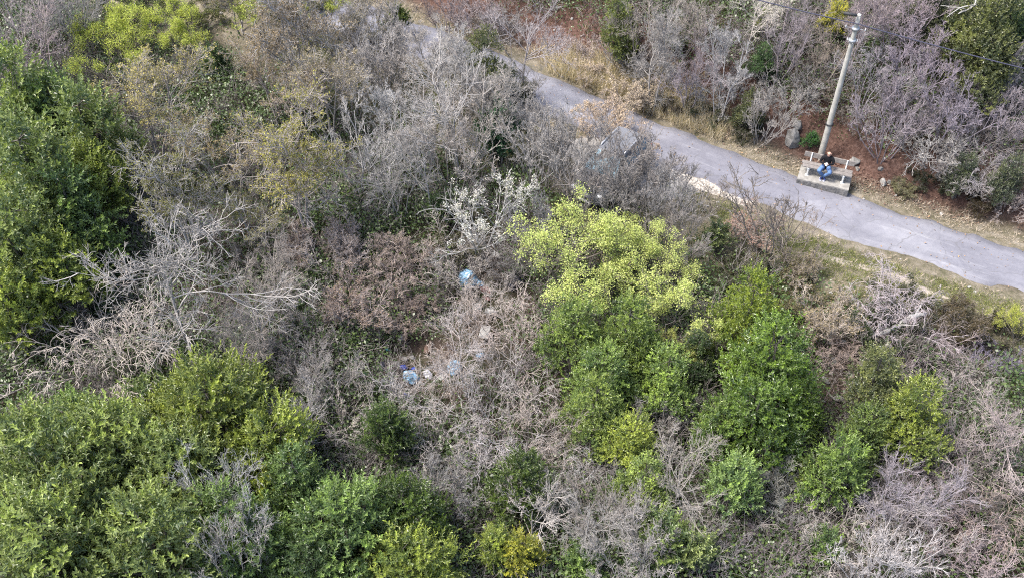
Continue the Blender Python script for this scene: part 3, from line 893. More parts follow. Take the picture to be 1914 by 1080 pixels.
def build_person():
    joints, edges = [], []
    def J(p, r, parent=None, tag=0):
        joints.append((p, r)); i = len(joints) - 1
        if parent is not None: edges.append((parent, i, tag))
        return i
    SK, SW, JE, SH = 0, 1, 2, 3
    pel = J((0, .02, .56), (.165, .125))
    bel = J((0, .05, .70), (.185, .145), pel, SW)
    che = J((0, .075, .90), (.205, .14), bel, SW)
    upc = J((0, .07, 1.02), (.15, .095), che, SW)
    nek = J((0, .05, 1.10), (.06, .06), upc, SW)
    jaw = J((0, .005, 1.17), (.068, .075), nek, SK)
    hed = J((0, .02, 1.255), (.085, .102), jaw, SK)
    crn = J((0, .03, 1.325), (.06, .075), hed, SK)
    for s in (-1, 1):
        sh = J((s * .205, .065, 1.01), (.09, .09), upc, SW)
        el = J((s * .285, -.02, .775), (.066, .066), sh, SW)
        wr = J((s * .105, -.235, .86), (.037, .037), el, SW)
        pa = J((s * .065, -.285, .885), (.036, .024), wr, SK)
        kn = J((s * .045, -.325, .90), (.034, .02), pa, SK)
        # fingers curl round the hand-held thing, thumb on top
        for k, (dx, ln) in enumerate(((-.024, .06), (-.008, .068), (.008, .064), (.022, .05))):
            a = J((s * (.035 - abs(dx) * .1), -.345 - .006 * k, .905 + dx * -1.0), (.0095, .0095), kn, SK)
            b = J((s * (.012), -.362 - .004 * k, .905 - dx), (.009, .009), a, SK)
            J((s * (-.008), -.352, .903 - dx), (.008, .008), b, SK)
        t1 = J((s * .045, -.30, .925), (.012, .012), pa, SK)
        J((s * .018, -.325, .945), (.0095, .0095), t1, SK)
        hp = J((s * .10, .0, .55), (.12, .11), pel, JE)
        kn2 = J((s * .25, -.40, .55), (.095, .092), hp, JE)
        sn = J((s * .10, -.27, .31), (.078, .078), kn2, JE)
        an = J((s * -.035, -.17, .125), (.06, .06), sn, JE)
        he = J((s * -.05, -.155, .065), (.05, .05), an, SH)
        bl_ = J((s * -.085, -.27, .055), (.05, .036), he, SH)
        J((s * -.095, -.33, .05), (.04, .03), bl_, SH)
    me = bpy.data.meshes.new('person_skeleton')
    me.from_pydata([j[0] for j in joints], [(a, b) for a, b, t in edges], [])
    ob = bpy.data.objects.new('person_skeleton', me)
    COL.objects.link(ob)
    sk = ob.modifiers.new('skin', 'SKIN')
    sk.use_smooth_shade = True
    for i, j in enumerate(joints):
        me.skin_vertices[0].data[i].radius = j[1]
    me.skin_vertices[0].data[0].use_root = True
    sb = ob.modifiers.new('sub', 'SUBSURF'); sb.levels = 2; sb.render_levels = 2
    dg = bpy.context.evaluated_depsgraph_get()
    body = bpy.data.meshes.new_from_object(ob.evaluated_get(dg))
    bpy.data.objects.remove(ob)
    body.name = 'person'
    body.materials.clear()
    for m in (M_SKIN, M_SWEAT, M_JEAN, M_SHOE): body.materials.append(m)
    E = [(np.array(joints[a][0]), np.array(joints[b][0]), t, (np.mean(joints[a][1]) + np.mean(joints[b][1])) / 2) for a, b, t in edges]
    mi = []
    for p in body.polygons:
        c = np.array(p.center); best = (9, 0)
        for a, b, t, r in E:
            ab = b - a; q = np.clip(((c - a) @ ab) / (ab @ ab), 0, 1)
            dd = np.linalg.norm(c - a - ab * q) / r
            if dd < best[0]: best = (dd, t)
        mi.append(best[1])
    body.polygons.foreach_set('material_index', mi)
    body.polygons.foreach_set('use_smooth', [True] * len(mi))
    root = link('person', body)
    root.location = (pc[0] - ex[0] * .06 - ey[0] * 0 + ey[0] * (BY - .06), pc[1] - ex[1] * .06 + ey[1] * (BY - .06), pz)
    root.rotation_euler = (0, 0, ANG)
    root.scale = (.86, .86, .86)
    setp(root, 'bald person in black sweater and blue jeans sitting cross-ankled on the bench', 'person')
    for s in (-1, 1):
        f = MB(); f.box((s * .031, -.083, 1.262), (.026, .014, .012), 0, bev=.005)
        f.obj('eye', [plain('eye', (.06, .05, .045), .4)], root)
    n = MB(); n.add([(0, -.115, 1.225), (-.016, -.078, 1.222), (.016, -.078, 1.222), (0, -.082, 1.268), (0, -.085, 1.212)], [(0, 1, 3), (0, 3, 2), (0, 4, 1), (0, 2, 4)])
    n.obj('nose', [M_SKIN], root, True)
    mo = MB(); mo.box((0, -.0735, 1.19), (.046, .012, .010), bev=.004); mo.obj('mouth', [plain('lips', (.40, .18, .15), .5)], root)
    for s in (-1, 1):
        e = MB(); e.box((s * .093, .025, 1.245), (.018, .04, .062), bev=.008); e.obj('ear', [M_SKIN], root, True)
    for s in (-1, 1):
        so = MB(); so.box((s * -.085, -.255, .014), (.09, .24, .026), bev=.01, rot=Matrix.Rotation(s * .2, 3, 'Z')); so.obj('sole', [M_SOLE], root)
    h = MB(); h.box((0, -.352, .925), (.085, .03, .15), bev=.012, rot=Matrix.Rotation(rad(-35), 3, 'X'))
    ho = h.obj('handset', [plain('pale_plastic', (.55, .55, .54), .5)])
    ho.scale = root.scale; ho.location = root.location; ho.rotation_euler = root.rotation_euler
    setp(ho, 'small pale device held in both hands at the person\'s chest', 'device')
build_person()

# ------------------------------------------------------------------ utility pole and cable
def build_pole():
    b, dep = hit(1533, 296)
    b[2] = gz(b[0], b[1])
    # height at which the photo shows the top (v = 27)
    z = b[2]
    while True:
        z += .02
        q = np.array([b[0], b[1], z]) - CAM
        v = 540 - F * (q @ UP) / (q @ FW)
        if v < 29: break
    H = z - b[2]
    u = 957 + F * q[0] / (q @ FW)
    leanx = (1606 - u) * (q @ FW) / F         # slight lean
    root = setp(empty('utility_pole', b), 'tall pale concrete utility pole behind the bench', 'pole')
    def P(t): return Vector((leanx * t, 0, H * t))
    n = 14
    m = MB(); m.tube([P(-.03)] + [P(k / n) for k in range(n + 1)], [.135] + [.13 - .055 * k / n for k in range(n + 1)], 16)
    m.obj('shaft', plain('pole_concrete', (.31, .30, .27), .85, nscale=3.5, namt=.22, bump=.2), root, True)
    c = MB(); c.tube([P(1.0), P(1.0) + Vector((0, 0, .03))], [.078, .065], 16); c.obj('cap', plain('pole_cap', (.5, .48, .44), .8), root, True)
    cross = Vector((ex[0], ex[1], 0))
    def z_at(vv):
        lo, hi = 0, 1
        for _ in range(30):
            mm = (lo + hi) / 2; pp = np.array(b) + np.array(P(mm)) - CAM
            if 540 - F * (pp @ UP) / (pp @ FW) < vv: hi = mm
            else: lo = mm
        return lo
    for vv, half in ((76, .17), (54, .34)):
        t = z_at(vv)
        g = MB(); g.tube([P(t - .008), P(t + .008)], [.135, .135], 16); bo = g.obj('band', M_STEEL, root, True)
        for s in (-1, 1):
            a = MB(); a.tube([P(t) + cross * s * .09, P(t) + cross * s * half], [.010, .009], 6)
            if half > .3: a.tube([P(t) + cross * s * half, P(t - .035) + cross * s * .1], .008, 5)
            a.obj('bracket', M_STEEL, root)
            i = MB(); e = P(t) + cross * s * half
            i.tube([e + Vector((0, 0, -.03)), e + Vector((0, 0, 0)), e + Vector((0, 0, .02)), e + Vector((0, 0, .05)), e + Vector((0, 0, .07))], [.015, .027, .015, .025, .01], 10)
            i.obj('insulator', plain('porcelain', (.5, .5, .49), .25), root, True)
    st = MB(); t = z_at(232); st.tube([P(t) + Vector((0, 0, -.02)), P(t) + Vector((0, 0, .03))], [.152, .152], 16); st.obj('band', M_BLACK, root, True)
    # cable through the top of the pole, in a vertical plane along the lane
    top = np.array(b) + np.array(P(.955)) + np.array([0, -.12, 0])
    def on_plane(u, v, dirv):
        d = ray(u, v); nrmv = np.array([-dirv[1], dirv[0], 0.0])
        t = ((top - CAM) @ nrmv) / (d @ nrmv)
        return CAM + d * t
    dirv = np.array([.93, -.36, 0]); dirv /= np.linalg.norm(dirv)
    R = on_plane(1914, 121, dirv); Lf = on_plane(1440, 2, dirv)
    def span(a, c, ext):
        c2 = a + (c - a) * ext; pts = []
        ln = np.linalg.norm(c2 - a)
        for k in range(29):
            t = k / 28
            sag = -4 * .012 * ln * t * (1 - t)
            pts.append(tuple(a + (c2 - a) * t + np.array([0, 0, sag])))
        return pts
    cb = MB(); cb.tube(span(top, R, 2.2)[::-1] + span(top, Lf, 2.6)[1:], .021, 6)
    setp(cb.obj('overhead_cable', plain('cable_black', (.03, .03, .055), .6), smooth=True), 'dark twisted overhead cable running past the top of the pole', 'cable')
    cl = MB()
    p0 = on_plane(1588, 27, dirv)
    cl.tube([p0 + np.array([-.2, .07, 0]), p0, p0 + np.array([.25, -.1, 0])], [.05, .06, .045], 8)
    cl.obj('cable_clamp', M_BLACK, root, True).matrix_parent_inverse = Matrix.Translation(-Vector(b))
build_pole()

# ------------------------------------------------------------------ parked car behind the bare bushes
def build_car():
    paint = plain('silver_paint', (.125, .128, .14), .55, 0, spec=.3)
    glass = plain('car_glass', (.085, .18, .25), .45, 0, spec=.25)
    trim = plain('black_trim', (.025, .025, .027), .5)
    p, dep = hit(1140, 338)
    fwd = None
    a, _ = hit(1092, 376); c, _ = hit(1180, 284)
    f = (a - c)[:2]; yaw = math.atan2(f[1], f[0])
    root = setp(empty('parked_car', (p[0], p[1], gz(p[0], p[1]) + .03), yaw, .93), 'silver car with roof rails parked behind bare bushes beside the lane', 'car')
    # body: sections along x, front +
    st = [(-2.02, .66, .40, .62), (-1.97, .78, .26, .90), (-1.75, .84, .22, .97), (-1.1, .86, .20, .98), (0, .865, .20, .97), (.85, .86, .20, .95),
          (1.25, .85, .21, .90), (1.72, .82, .23, .82), (1.95, .74, .27, .68), (2.05, .62, .34, .56)]
    V, n = [], 12
    for x, hw_, z0, z1 in st:
        mid = (z0 + z1) / 2
        ring = [(-hw_ * .86, z0), (-hw_ * .97, z0 + .06), (-hw_, mid), (-hw_ * .975, z1 - .07), (-hw_ * .90, z1 - .015), (-hw_ * .45, z1 + .015),
                (hw_ * .45, z1 + .015), (hw_ * .90, z1 - .015), (hw_ * .975, z1 - .07), (hw_, mid), (hw_ * .97, z0 + .06), (hw_ * .86, z0)]
        V += [(x, y, z) for y, z in ring]
    Fs = []
    for i in range(len(st) - 1):
        for k in range(n):
            Fs.append((i * n + k, i * n + (k + 1) % n, (i + 1) * n + (k + 1) % n, (i + 1) * n + k))
    Fs.append(tuple(range(n))[::-1]); Fs.append(tuple((len(st) - 1) * n + k for k in range(n)))
    b = MB(); b.add(V, [tuple(reversed(f_)) for f_ in Fs]); b.obj('body', paint, root, True)
    # cabin
    base = [(-1.88, .72), (.95, .74)]; roofx = (-1.55, .12); rz_, bz = 1.50, .95; rw = .58; bw = .79
    C = [(-1.90, -bw * .95, bz), (-1.90, bw * .95, bz), (.98, bw, bz), (.98, -bw, bz), (-1.58, -rw, rz_ - .03), (-1.58, rw, rz_ - .03), (.16, rw, rz_), (.16, -rw, rz_),
         (-.7, -rw * 1.0, rz_ + .03), (-.7, rw * 1.0, rz_ + .03), (-.7, 0, rz_ + .05), (-1.58, 0, rz_), (.16, 0, rz_ + .025)]
    cb = MB()
    cb.add(C, [(0, 1, 5, 11, 4), (2, 3, 7, 12, 6), (1, 2, 6, 9, 5), (3, 0, 4, 8, 7), (4, 11, 10, 8), (11, 5, 9, 10), (8, 10, 12, 7), (10, 9, 6, 12)])
    cb.obj('roof', paint, root, False)
    def quad(name, pts, off, mat=glass):
        pts = [Vector(q_) for q_ in pts]
        nn = (pts[1] - pts[0]).cross(pts[2] - pts[0]).normalized()
        m_ = MB(); m_.add([q_ + nn * off for q_ in pts] + [q_ - nn * .01 for q_ in pts], [(0, 1, 2, 3), (1, 0, 4, 5), (2, 1, 5, 6), (3, 2, 6, 7), (0, 3, 7, 4)])
        return m_.obj(name, mat, root)
    def lerp4(c4, u0, u1, v0, v1):
        c4 = [Vector(q_) for q_ in c4]
        def at(u_, v_): return (c4[0] * (1 - u_) + c4[1] * u_) * (1 - v_) + (c4[3] * (1 - u_) + c4[2] * u_) * v_
        return [at(u0, v0), at(u1, v0), at(u1, v1), at(u0, v1)]
    quad('windscreen', lerp4([C[3], C[2], C[6], C[7]], .05, .95, .04, .94), .008)
    quad('rear_window', lerp4([C[1], C[0], C[4], C[5]], .08, .92, .12, .9), .008)
    for s in (0, 1):
        side = [C[2], C[1], C[5], C[6]] if s else [C[0], C[3], C[7], C[4]]
        segs = ((.10, .36), (.39, .65), (.68, .93)) if s else ((.07, .32), (.35, .61), (.64, .90))
        for u0, u1 in segs:
            quad('side_window', lerp4(side, u0, u1, .12, .88), .008)
    for s in (-1, 1):
        r = MB(); r.tube([(-1.45, s * .53, 1.49), (-1.35, s * .53, 1.575), (-.1, s * .53, 1.585), (.02, s * .53, 1.51)], .022, 8); r.obj('roof_rail', plain('rail_silver', (.7, .7, .7), .3, .6), root, True)
        mi_ = MB(); mi_.box((.72, s * .93, 1.02), (.10, .18, .13), bev=.03); mi_.obj('mirror', paint, root)
        hl = MB(); hl.box((1.885, s * .58, .67), (.14, .26, .13), bev=.04, rot=Matrix.Rotation(-s * -.25, 3, 'Z')); hl.obj('headlight', plain('lamp_glass', (.75, .76, .78), .1), root)
        tl = MB(); tl.box((-1.965, s * .66, .80), (.09, .16, .2), bev=.03); tl.obj('tail_light', plain('red_lamp', (.4, .02, .02), .25), root)
        for x in (1.28, -1.28):
            w_ = MB(); w_.tube([(x, s * .70, .31), (x, s * .72, .31), (x, s * .87, .31), (x, s * .885, .31)], [.29, .315, .315, .285], 24); wo_ = w_.obj('tyre', M_BLACK, root, True)
            rm = MB(); rm.tube([(x, s * .80, .31), (x, s * .892, .31)], [.20, .19], 18)
            rm.obj('rim', M_STEEL, wo_)
            ar = MB(); ar.tube([(x + .36 * math.cos(q_), s * .868, .31 + .36 * math.sin(q_)) for q_ in np.linspace(0, PI, 13)], .022, 5); ar.obj('wheel_arch', trim, root, True)
        for x in (.05, -.85):
            dh = MB(); dh.box((x, s * .875, .80), (.16, .02, .025)); dh.obj('door_handle', trim, root)
    g = MB(); g.box((2.03, 0, .50), (.05, .86, .10), bev=.015); g.obj('grille', trim, root)
    bp = MB(); bp.box((2.03, 0, .36), (.10, 1.2, .14), bev=.04); bp.obj('bumper', trim, root)
    npz = MB(); npz.box((2.09, 0, .385), (.012, .50, .11)); npz.obj('number_plate', plain('plate_white', (.75, .75, .74), .4), root)
    for s in (-1, 1):
        wp = MB(); wp.tube([(.93, s * .12 - .3, .985), (.62, s * .12 - .02, 1.18)], .01, 4); wp.obj('wiper', trim, root)
build_car()

# ------------------------------------------------------------------ stones
M_STONE = plain('limestone', (.17, .164, .155), .9, nscale=4.5, namt=.38, bump=.9)
M_STONEP = plain('pale_limestone', (.27, .258, .24), .9, nscale=5, namt=.3, bump=.8)
def rock_mesh(seed, sx, sy, sz, mat):
    rng = np.random.default_rng(seed)
    # cut a ball with random planes: an angular boulder
    import bmesh
    bm = bmesh.new()
    bmesh.ops.create_icosphere(bm, subdivisions=3, radius=1.0)
    pl = nrm(rng.normal(size=(11, 3))); off = rng.uniform(.55, .9, 11)
    for v in bm.verts:
        p = np.array(v.co)
        for nn, o in zip(pl, off):
            dd = p @ nn - o
            if dd > 0: p = p - nn * dd
        p = p * (1 + .04 * rng.normal())
        v.co = (p[0] * sx, p[1] * sy, p[2] * sz)
    me_ = bpy.data.meshes.new('boulder'); bm.to_mesh(me_); bm.free()
    me_.materials.append(mat)
    return me_
def rock(u, v, w, label, seed, tall=.7, mat=None, name='boulder', cat='rock', group=None):
    p, dep = hit(u, v)
    r = w * .5 * dep / F
    o = link(name, rock_mesh(seed, r, r * .8, r * tall, mat or M_STONE), loc=(p[0], p[1], gz(p[0], p[1]) + r * tall * .35))
    o.rotation_euler = (random.Random(seed).uniform(-.3, .3), random.Random(seed + 1).uniform(-.3, .3), random.Random(seed + 2).uniform(0, 6))
    return setp(o, label, cat, group)
rock(1479, 266, 36, 'largest grey limestone boulder on the bank left of the pole', 1, 1.25)
rock(1490, 237, 26, 'brownish grey boulder just above the largest boulder left of the pole', 2, .8)
rock(1597, 303, 26, 'flat grey stone on red earth just right of the bench', 3, .5)
rock(1602, 317, 11, 'small pinkish stone just below the flat grey stone by the bench', 4, .7)
rock(1650, 346, 17, 'upright pale stone at the right edge of the red earth patch', 5, 1.2, M_STONEP)
rock(1661, 342, 11, 'small grey stone touching the upright pale stone', 6, .8)
rock(1646, 318, 12, 'small stone at the top right of the red earth patch', 7, .8)
rock(1297, 198, 17, 'grey stone half sunk in brambles above the lane', 8, .9)
rock(1270, 165, 26, 'brownish boulder under the bare trees above the lane', 9, .8)
rock(1122, 147, 18, 'pale grey stone in the dry grass above the lane', 10, 1.0, M_STONEP)
rock(1208, 145, 14, 'grey stone at the foot of a thin pale stem', 11, .9)
rock(1322, 172, 13, 'small stone among red leaves below the bare trees', 12, .8)
rock(836, 55, 15, 'pale stone on the far verge at the top of the lane', 13, .6, M_STONEP)
rock(1765, 580, 20, 'white stone on the bramble mound at right', 14, .8, M_STONEP)
rock(1759, 402, 10, 'small white stone on the far verge right of the bench', 15, .8, M_STONEP)
rock(1614, 373, 6, 'tiny white stone beside the lane right of the slab', 16, .8, M_STONEP)
k = 0
for u, v, w, lab in ((1610, 684, 30, 'largest grey rubble stone, at the right rim of the dry slope'), (1597, 722, 26, 'broad rubble stone just below the largest one on the dry slope'),
                     (1588, 700, 17, 'small pale rubble stone wedged between the two largest ones'), (1566, 745, 22, 'rubble stone at the lower left of the dry slope by the big dark evergreen'),
                     (1577, 640, 16, 'pale rubble stone half way up the dry slope'), (1560, 672, 20, 'grey rubble stone at the left of the dry slope, under the pale brush'),
                     (1618, 655, 20, 'grey rubble stone just above the largest one on the dry slope'), (1585, 778, 20, 'lowest rubble stone, above the dark evergreen at right'),
                     (1612, 745, 18, 'rubble stone left of the dull olive evergreen'), (1545, 712, 16, 'rubble stone touching the big dark evergreen\'s right flank'),
                     (1572, 612, 14, 'upper pale rubble stone under the brownish dry shrub'), (1552, 640, 12, 'little grey rubble stone at the upper left of the dry slope'),
                     (1595, 560, 11, 'topmost little rubble stone near the bramble mound')):
    rock(u, v, w, lab, 30 + k, .55, [M_STONE, M_STONEP][k % 3 == 1], name='rubble_stone', group='rubble stones on the dry slope')
    k += 1
k = 0
for u, v, w, lab in ((742, 682, 22, 'biggest grey stone among the dumped rubbish'), (757, 671, 16, 'stone just above the biggest one among the rubbish'), (738, 700, 14, 'stone above the crumpled pale grey sheet'),
                     (770, 668, 12, 'little stone above the cobalt wrappers'), (745, 720, 13, 'stone between the pale grey sheet and the bright blue bag')):
    rock(u, v, w, lab, 60 + k, .6, name='dumped_stone', group='stones among the rubbish'); k += 1
k = 0
for u, v, w, lab in ((905, 470, 30, 'largest mossy stone of the tumbled heap below the blossom tree'), (868, 478, 26, 'mossy stone left of the largest one in the tumbled heap'), (935, 480, 24, 'mossy stone right of the largest one in the tumbled heap'),
                     (985, 470, 26, 'stone of the tumbled heap nearest the lime tree'), (960, 450, 22, 'stone at the upper right of the tumbled heap'), (845, 455, 22, 'stone at the upper left of the tumbled heap'),
                     (920, 440, 20, 'topmost stone in the middle of the tumbled heap'), (890, 455, 18, 'smallest stone of the tumbled heap, above the largest'), (1000, 500, 22, 'lowest right stone of the tumbled heap'),
                     (830, 490, 20, 'lowest left stone of the tumbled heap beside the rosy shrub')):
    rock(u, v, w, lab, 70 + k, .6, name='heap_stone', group='tumbled stones below the blossom tree'); k += 1

# ------------------------------------------------------------------ dumped rubbish
def crumple(seed, r, sq, neck=True, sub=4):
    import bmesh
    rng = np.random.default_rng(seed)
    bm = bmesh.new(); bmesh.ops.create_icosphere(bm, subdivisions=sub, radius=1.0)
    fr = rng.normal(size=(14, 3)) * np.array([3, 3, 3]); ph = rng.uniform(0, 6, 14)
    for v in bm.verts:
        p = np.array(v.co)
        s = 1 + sum(.085 * abs(math.sin(fr[i] @ p + ph[i])) for i in range(14)) - .45
        if neck and p[2] > .72:
            t = (p[2] - .72) / .28
            p = np.array([p[0] * (1 - .45 * t), p[1] * (1 - .45 * t), p[2] + .5 * t * t])
        p = p * s * np.array([1, sq[0], sq[1]])
        v.co = p * r
    me_ = bpy.data.meshes.new('bag'); bm.to_mesh(me_); bm.free()
    me_.polygons.foreach_set('use_smooth', [False] * len(me_.polygons))
    return me_
def plastic(name, c): return plain(name, c, .35, nscale=6, namt=.2)
M_LBLUE = plastic('pale_blue_plastic', (.15, .27, .39)); M_COB = plastic('cobalt_plastic', (.025, .05, .28)); M_WPL = plastic('white_plastic', (.24, .24, .232))
M_GPL = plastic('grey_plastic', (.20, .20, .225)); M_BPL = plastic('black_plastic', (.02, .02, .03)); M_RED = plain('red_cloth', (.09, .016, .014), .9, nscale=8, namt=.4)
M_BRN = plain('brown_card', (.09, .055, .04), .9, nscale=6)
def bag(u, v, w, mat, label, seed, sq=(.8, .55), neck=True, name='plastic_bag', cat='bag', group=None, lift=.5):
    p, dep = hit(u, v); r = w * .43 * dep / F
    me_ = crumple(seed, r, sq, neck); me_.materials.append(mat)
    o = link(name, me_, loc=(p[0], p[1], gz(p[0], p[1]) + r * sq[1] * lift + .08))
    o.rotation_euler = (random.Random(seed).uniform(-.5, .5), random.Random(seed + 9).uniform(-.5, .5), random.Random(seed + 5).uniform(0, 6))
    return setp(o, label, cat, group)
bag(875, 530, 38, M_LBLUE, 'pale blue plastic sack, topmost of the blue rubbish, left of the red cloth', 1, (.9, .7))
bag(899, 537, 18, M_LBLUE, 'small pale blue plastic scrap between the topmost blue sack and the red cloth', 2, (.7, .5), False, 'plastic_scrap', 'rubbish')
bag(850, 693, 27, M_LBLUE, 'round pale blue bag under the arching bare shrub', 3, (.95, .7))
bag(769, 710, 27, M_LBLUE, 'bright blue bag in the heap, left of the round pale blue bag', 4, (.75, .6))
bag(755, 690, 13, M_COB, 'cobalt blue wrapper just above the bright blue bag', 5, (.8, .6), False, 'wrapper', 'rubbish')
bag(773, 692, 9, M_COB, 'tiny cobalt scrap right of the cobalt wrapper', 6, (.7, .5), False, 'wrapper', 'rubbish')
bag(760, 744, 13, M_COB, 'lowest cobalt blue wrapper, below the bright blue bag', 7, (.8, .6), False, 'wrapper', 'rubbish')
bag(724, 722, 32, M_GPL, 'crumpled pale grey sheet at the left end of the rubbish heap', 8, (.8, .35), False, 'plastic_sheet', 'rubbish')
bag(712, 688, 17, M_BPL, 'black plastic rubbish with a white piece at the heap\'s upper left', 9, (.8, .6), False, 'plastic_scrap', 'rubbish')
bag(716, 683, 9, M_WPL, 'white scrap lying on the black plastic rubbish', 10, (.7, .4), False, 'plastic_scrap', 'rubbish', lift=1.4)
bag(657, 691, 12, M_LBLUE, 'small blue scrap alone left of the rubbish heap', 11, (.6, .4), False, 'plastic_scrap', 'rubbish')
bag(725, 656, 9, plastic('teal_plastic', (.08, .35, .40)), 'tiny teal scrap above the grey stones', 12, (.6, .4), False, 'plastic_scrap', 'rubbish')
bag(898, 667, 17, M_LBLUE, 'small pale blue scrap below the grey board', 13, (.8, .4), False, 'plastic_scrap', 'rubbish')
bag(892, 579, 18, M_WPL, 'white plastic scrap left of the white jug', 14, (.8, .4), False, 'plastic_scrap', 'rubbish')
bag(800, 703, 18, M_GPL, 'pale scrap right of the bright blue bag', 15, (.7, .35), False, 'plastic_scrap', 'rubbish')
bag(827, 707, 14, M_WPL, 'white scrap left below the round pale blue bag', 16, (.7, .35), False, 'plastic_scrap', 'rubbish')
bag(907, 545, 21, M_RED, 'crumpled dark red cloth right of the topmost blue sack', 17, (.55, .3), False, 'red_cloth', 'cloth')
bag(910, 560, 14, M_RED, 'small red cloth scrap below the crumpled red cloth', 18, (.6, .3), False, 'red_cloth', 'cloth')
bag(967, 528, 28, M_BPL, 'black bin bag right of the red cloth', 19, (.8, .6))
bag(955, 541, 15, M_BPL, 'black strip hanging below the black bin bag', 20, (.4, .9), False, 'plastic_scrap', 'rubbish')
bag(800, 655, 20, M_BRN, 'rust brown crumpled card above the rubbish heap', 21, (.6, .3), False, 'cardboard', 'cardboard')
def jug(u, v, w, label, seed, name='plastic_jug'):
    p, dep = hit(u, v); r = w * .5 * dep / F
    root = setp(empty(name, (p[0], p[1], gz(p[0], p[1]) + .28), seed, 1), label, 'jug')
    root.rotation_euler = (rad(70), rad(15), seed)
    b = MB(); b.tube([(0, 0, -r), (0, 0, -r * .9), (0, 0, .2 * r), (0, 0, .8 * r), (0, 0, 1.05 * r)], [r * .55, r * .66, r * .66, r * .3, r * .24], 14); b.obj('bottle', M_WPL, root, True)
    c = MB(); c.tube([(0, 0, 1.03 * r), (0, 0, 1.25 * r)], [r * .27, r * .27], 12); c.obj('lid', M_GPL, root, True)
    h = MB(); h.tube([(0, r * .3, .85 * r), (0, r * .95, .7 * r), (0, r * .95, -.1 * r), (0, r * .6, -.25 * r)], r * .09, 6); h.obj('handle', M_WPL, root, True)
jug(918, 592, 20, 'white plastic jug lying above the grey board', 1.0)
jug(752, 641, 14, 'small white jug above the rubbish heap', 2.4)
p, dep = hit(906, 633)
bd = MB(); bd.box((0, 0, 0), (.34, .46, .03), bev=.006)
o = bd.obj('board', plain('grey_board', (.23, .225, .215), .8, nscale=5, namt=.15), loc=(p[0], p[1], gz(p[0], p[1]) + .35)); o.rotation_euler = (rad(24), rad(-8), rad(-18))
setp(o, 'pale grey square board leaning among twigs below the white jug', 'board')

# ------------------------------------------------------------------ fallen pale trunk, dead white boughs
def bough(name, px, radii, mat, label, cat, sub=()):
    pts = []
    for u, v, lift in px:
        q_, _ = hit(u, v, lift); pts.append(q_)
    P = np.array(pts)
    t = np.linspace(0, len(P) - 1, (len(P) - 1) * 5 + 1)
    C = catmull(P, 5)
    rng = np.random.default_rng(len(label))
    C = C + rng.normal(0, .02, C.shape)
    R = np.interp(np.linspace(0, 1, len(C)), np.linspace(0, 1, len(radii)), radii)
    root = setp(empty(name, tuple(C[0])), label, cat)
    m = MB(); m.tube([tuple(c - C[0]) for c in C], list(R * (1 + .12 * rng.normal(size=len(R)))), 9); m.obj('trunk', mat, root, True)
    for f, du, ln in sub:
        i = int(f * (len(C) - 1))
        d = nrm(C[min(i + 1, len(C) - 1)] - C[i - 1] + np.array(du) * 1.0)
        L = extend(rng, C[i:i + 1], d[None], np.array([ln]), 7, .16, .03)[0] - C[0]
        b = MB(); b.tube([tuple(c) for c in L], list(np.linspace(R[i] * .6, .008, 7)), 6); b.obj('branch', mat, root, True)
    return root
M_DEAD = plain('bleached_wood', (.30, .29, .27), .8, nscale=6, namt=.3, bump=.6)
bough('fallen_trunk', [(1622, 622, .55), (1650, 622, .62), (1680, 607, .7), (1706, 592, .75), (1730, 585, .7)], [.05, .085, .08, .09, .04], M_DEAD,
      'bleached fallen trunk lying across the dark brambles at right', 'dead tree', ((.1, (-.6, .1, .7), .9), (.15, (-.2, .2, .9), .6), (.5, (.1, -.5, .3), .7), (.8, (.3, .4, .3), .6)))
bough('dead_tree', [(1895, 20, 2.0), (1850, 8, 2.6), (1832, -4, 3.0), (1818, 14, 3.3), (1790, 26, 3.4)], [.07, .075, .07, .055, .02], M_DEAD,
      'bleached dead boughs forking over dark evergreens at the top right', 'dead tree',
      ((.3, (.2, -.9, .1), 1.6), (.45, (.5, -.8, -.2), 2.1), (.5, (.1, -.9, .1), 1.2), (.6, (-.2, -.9, .2), 1.1), (.7, (-.8, -.3, 0), 1.8), (.2, (.6, .4, .5), 1.2), (.85, (-.7, .4, .2), 1.0)))

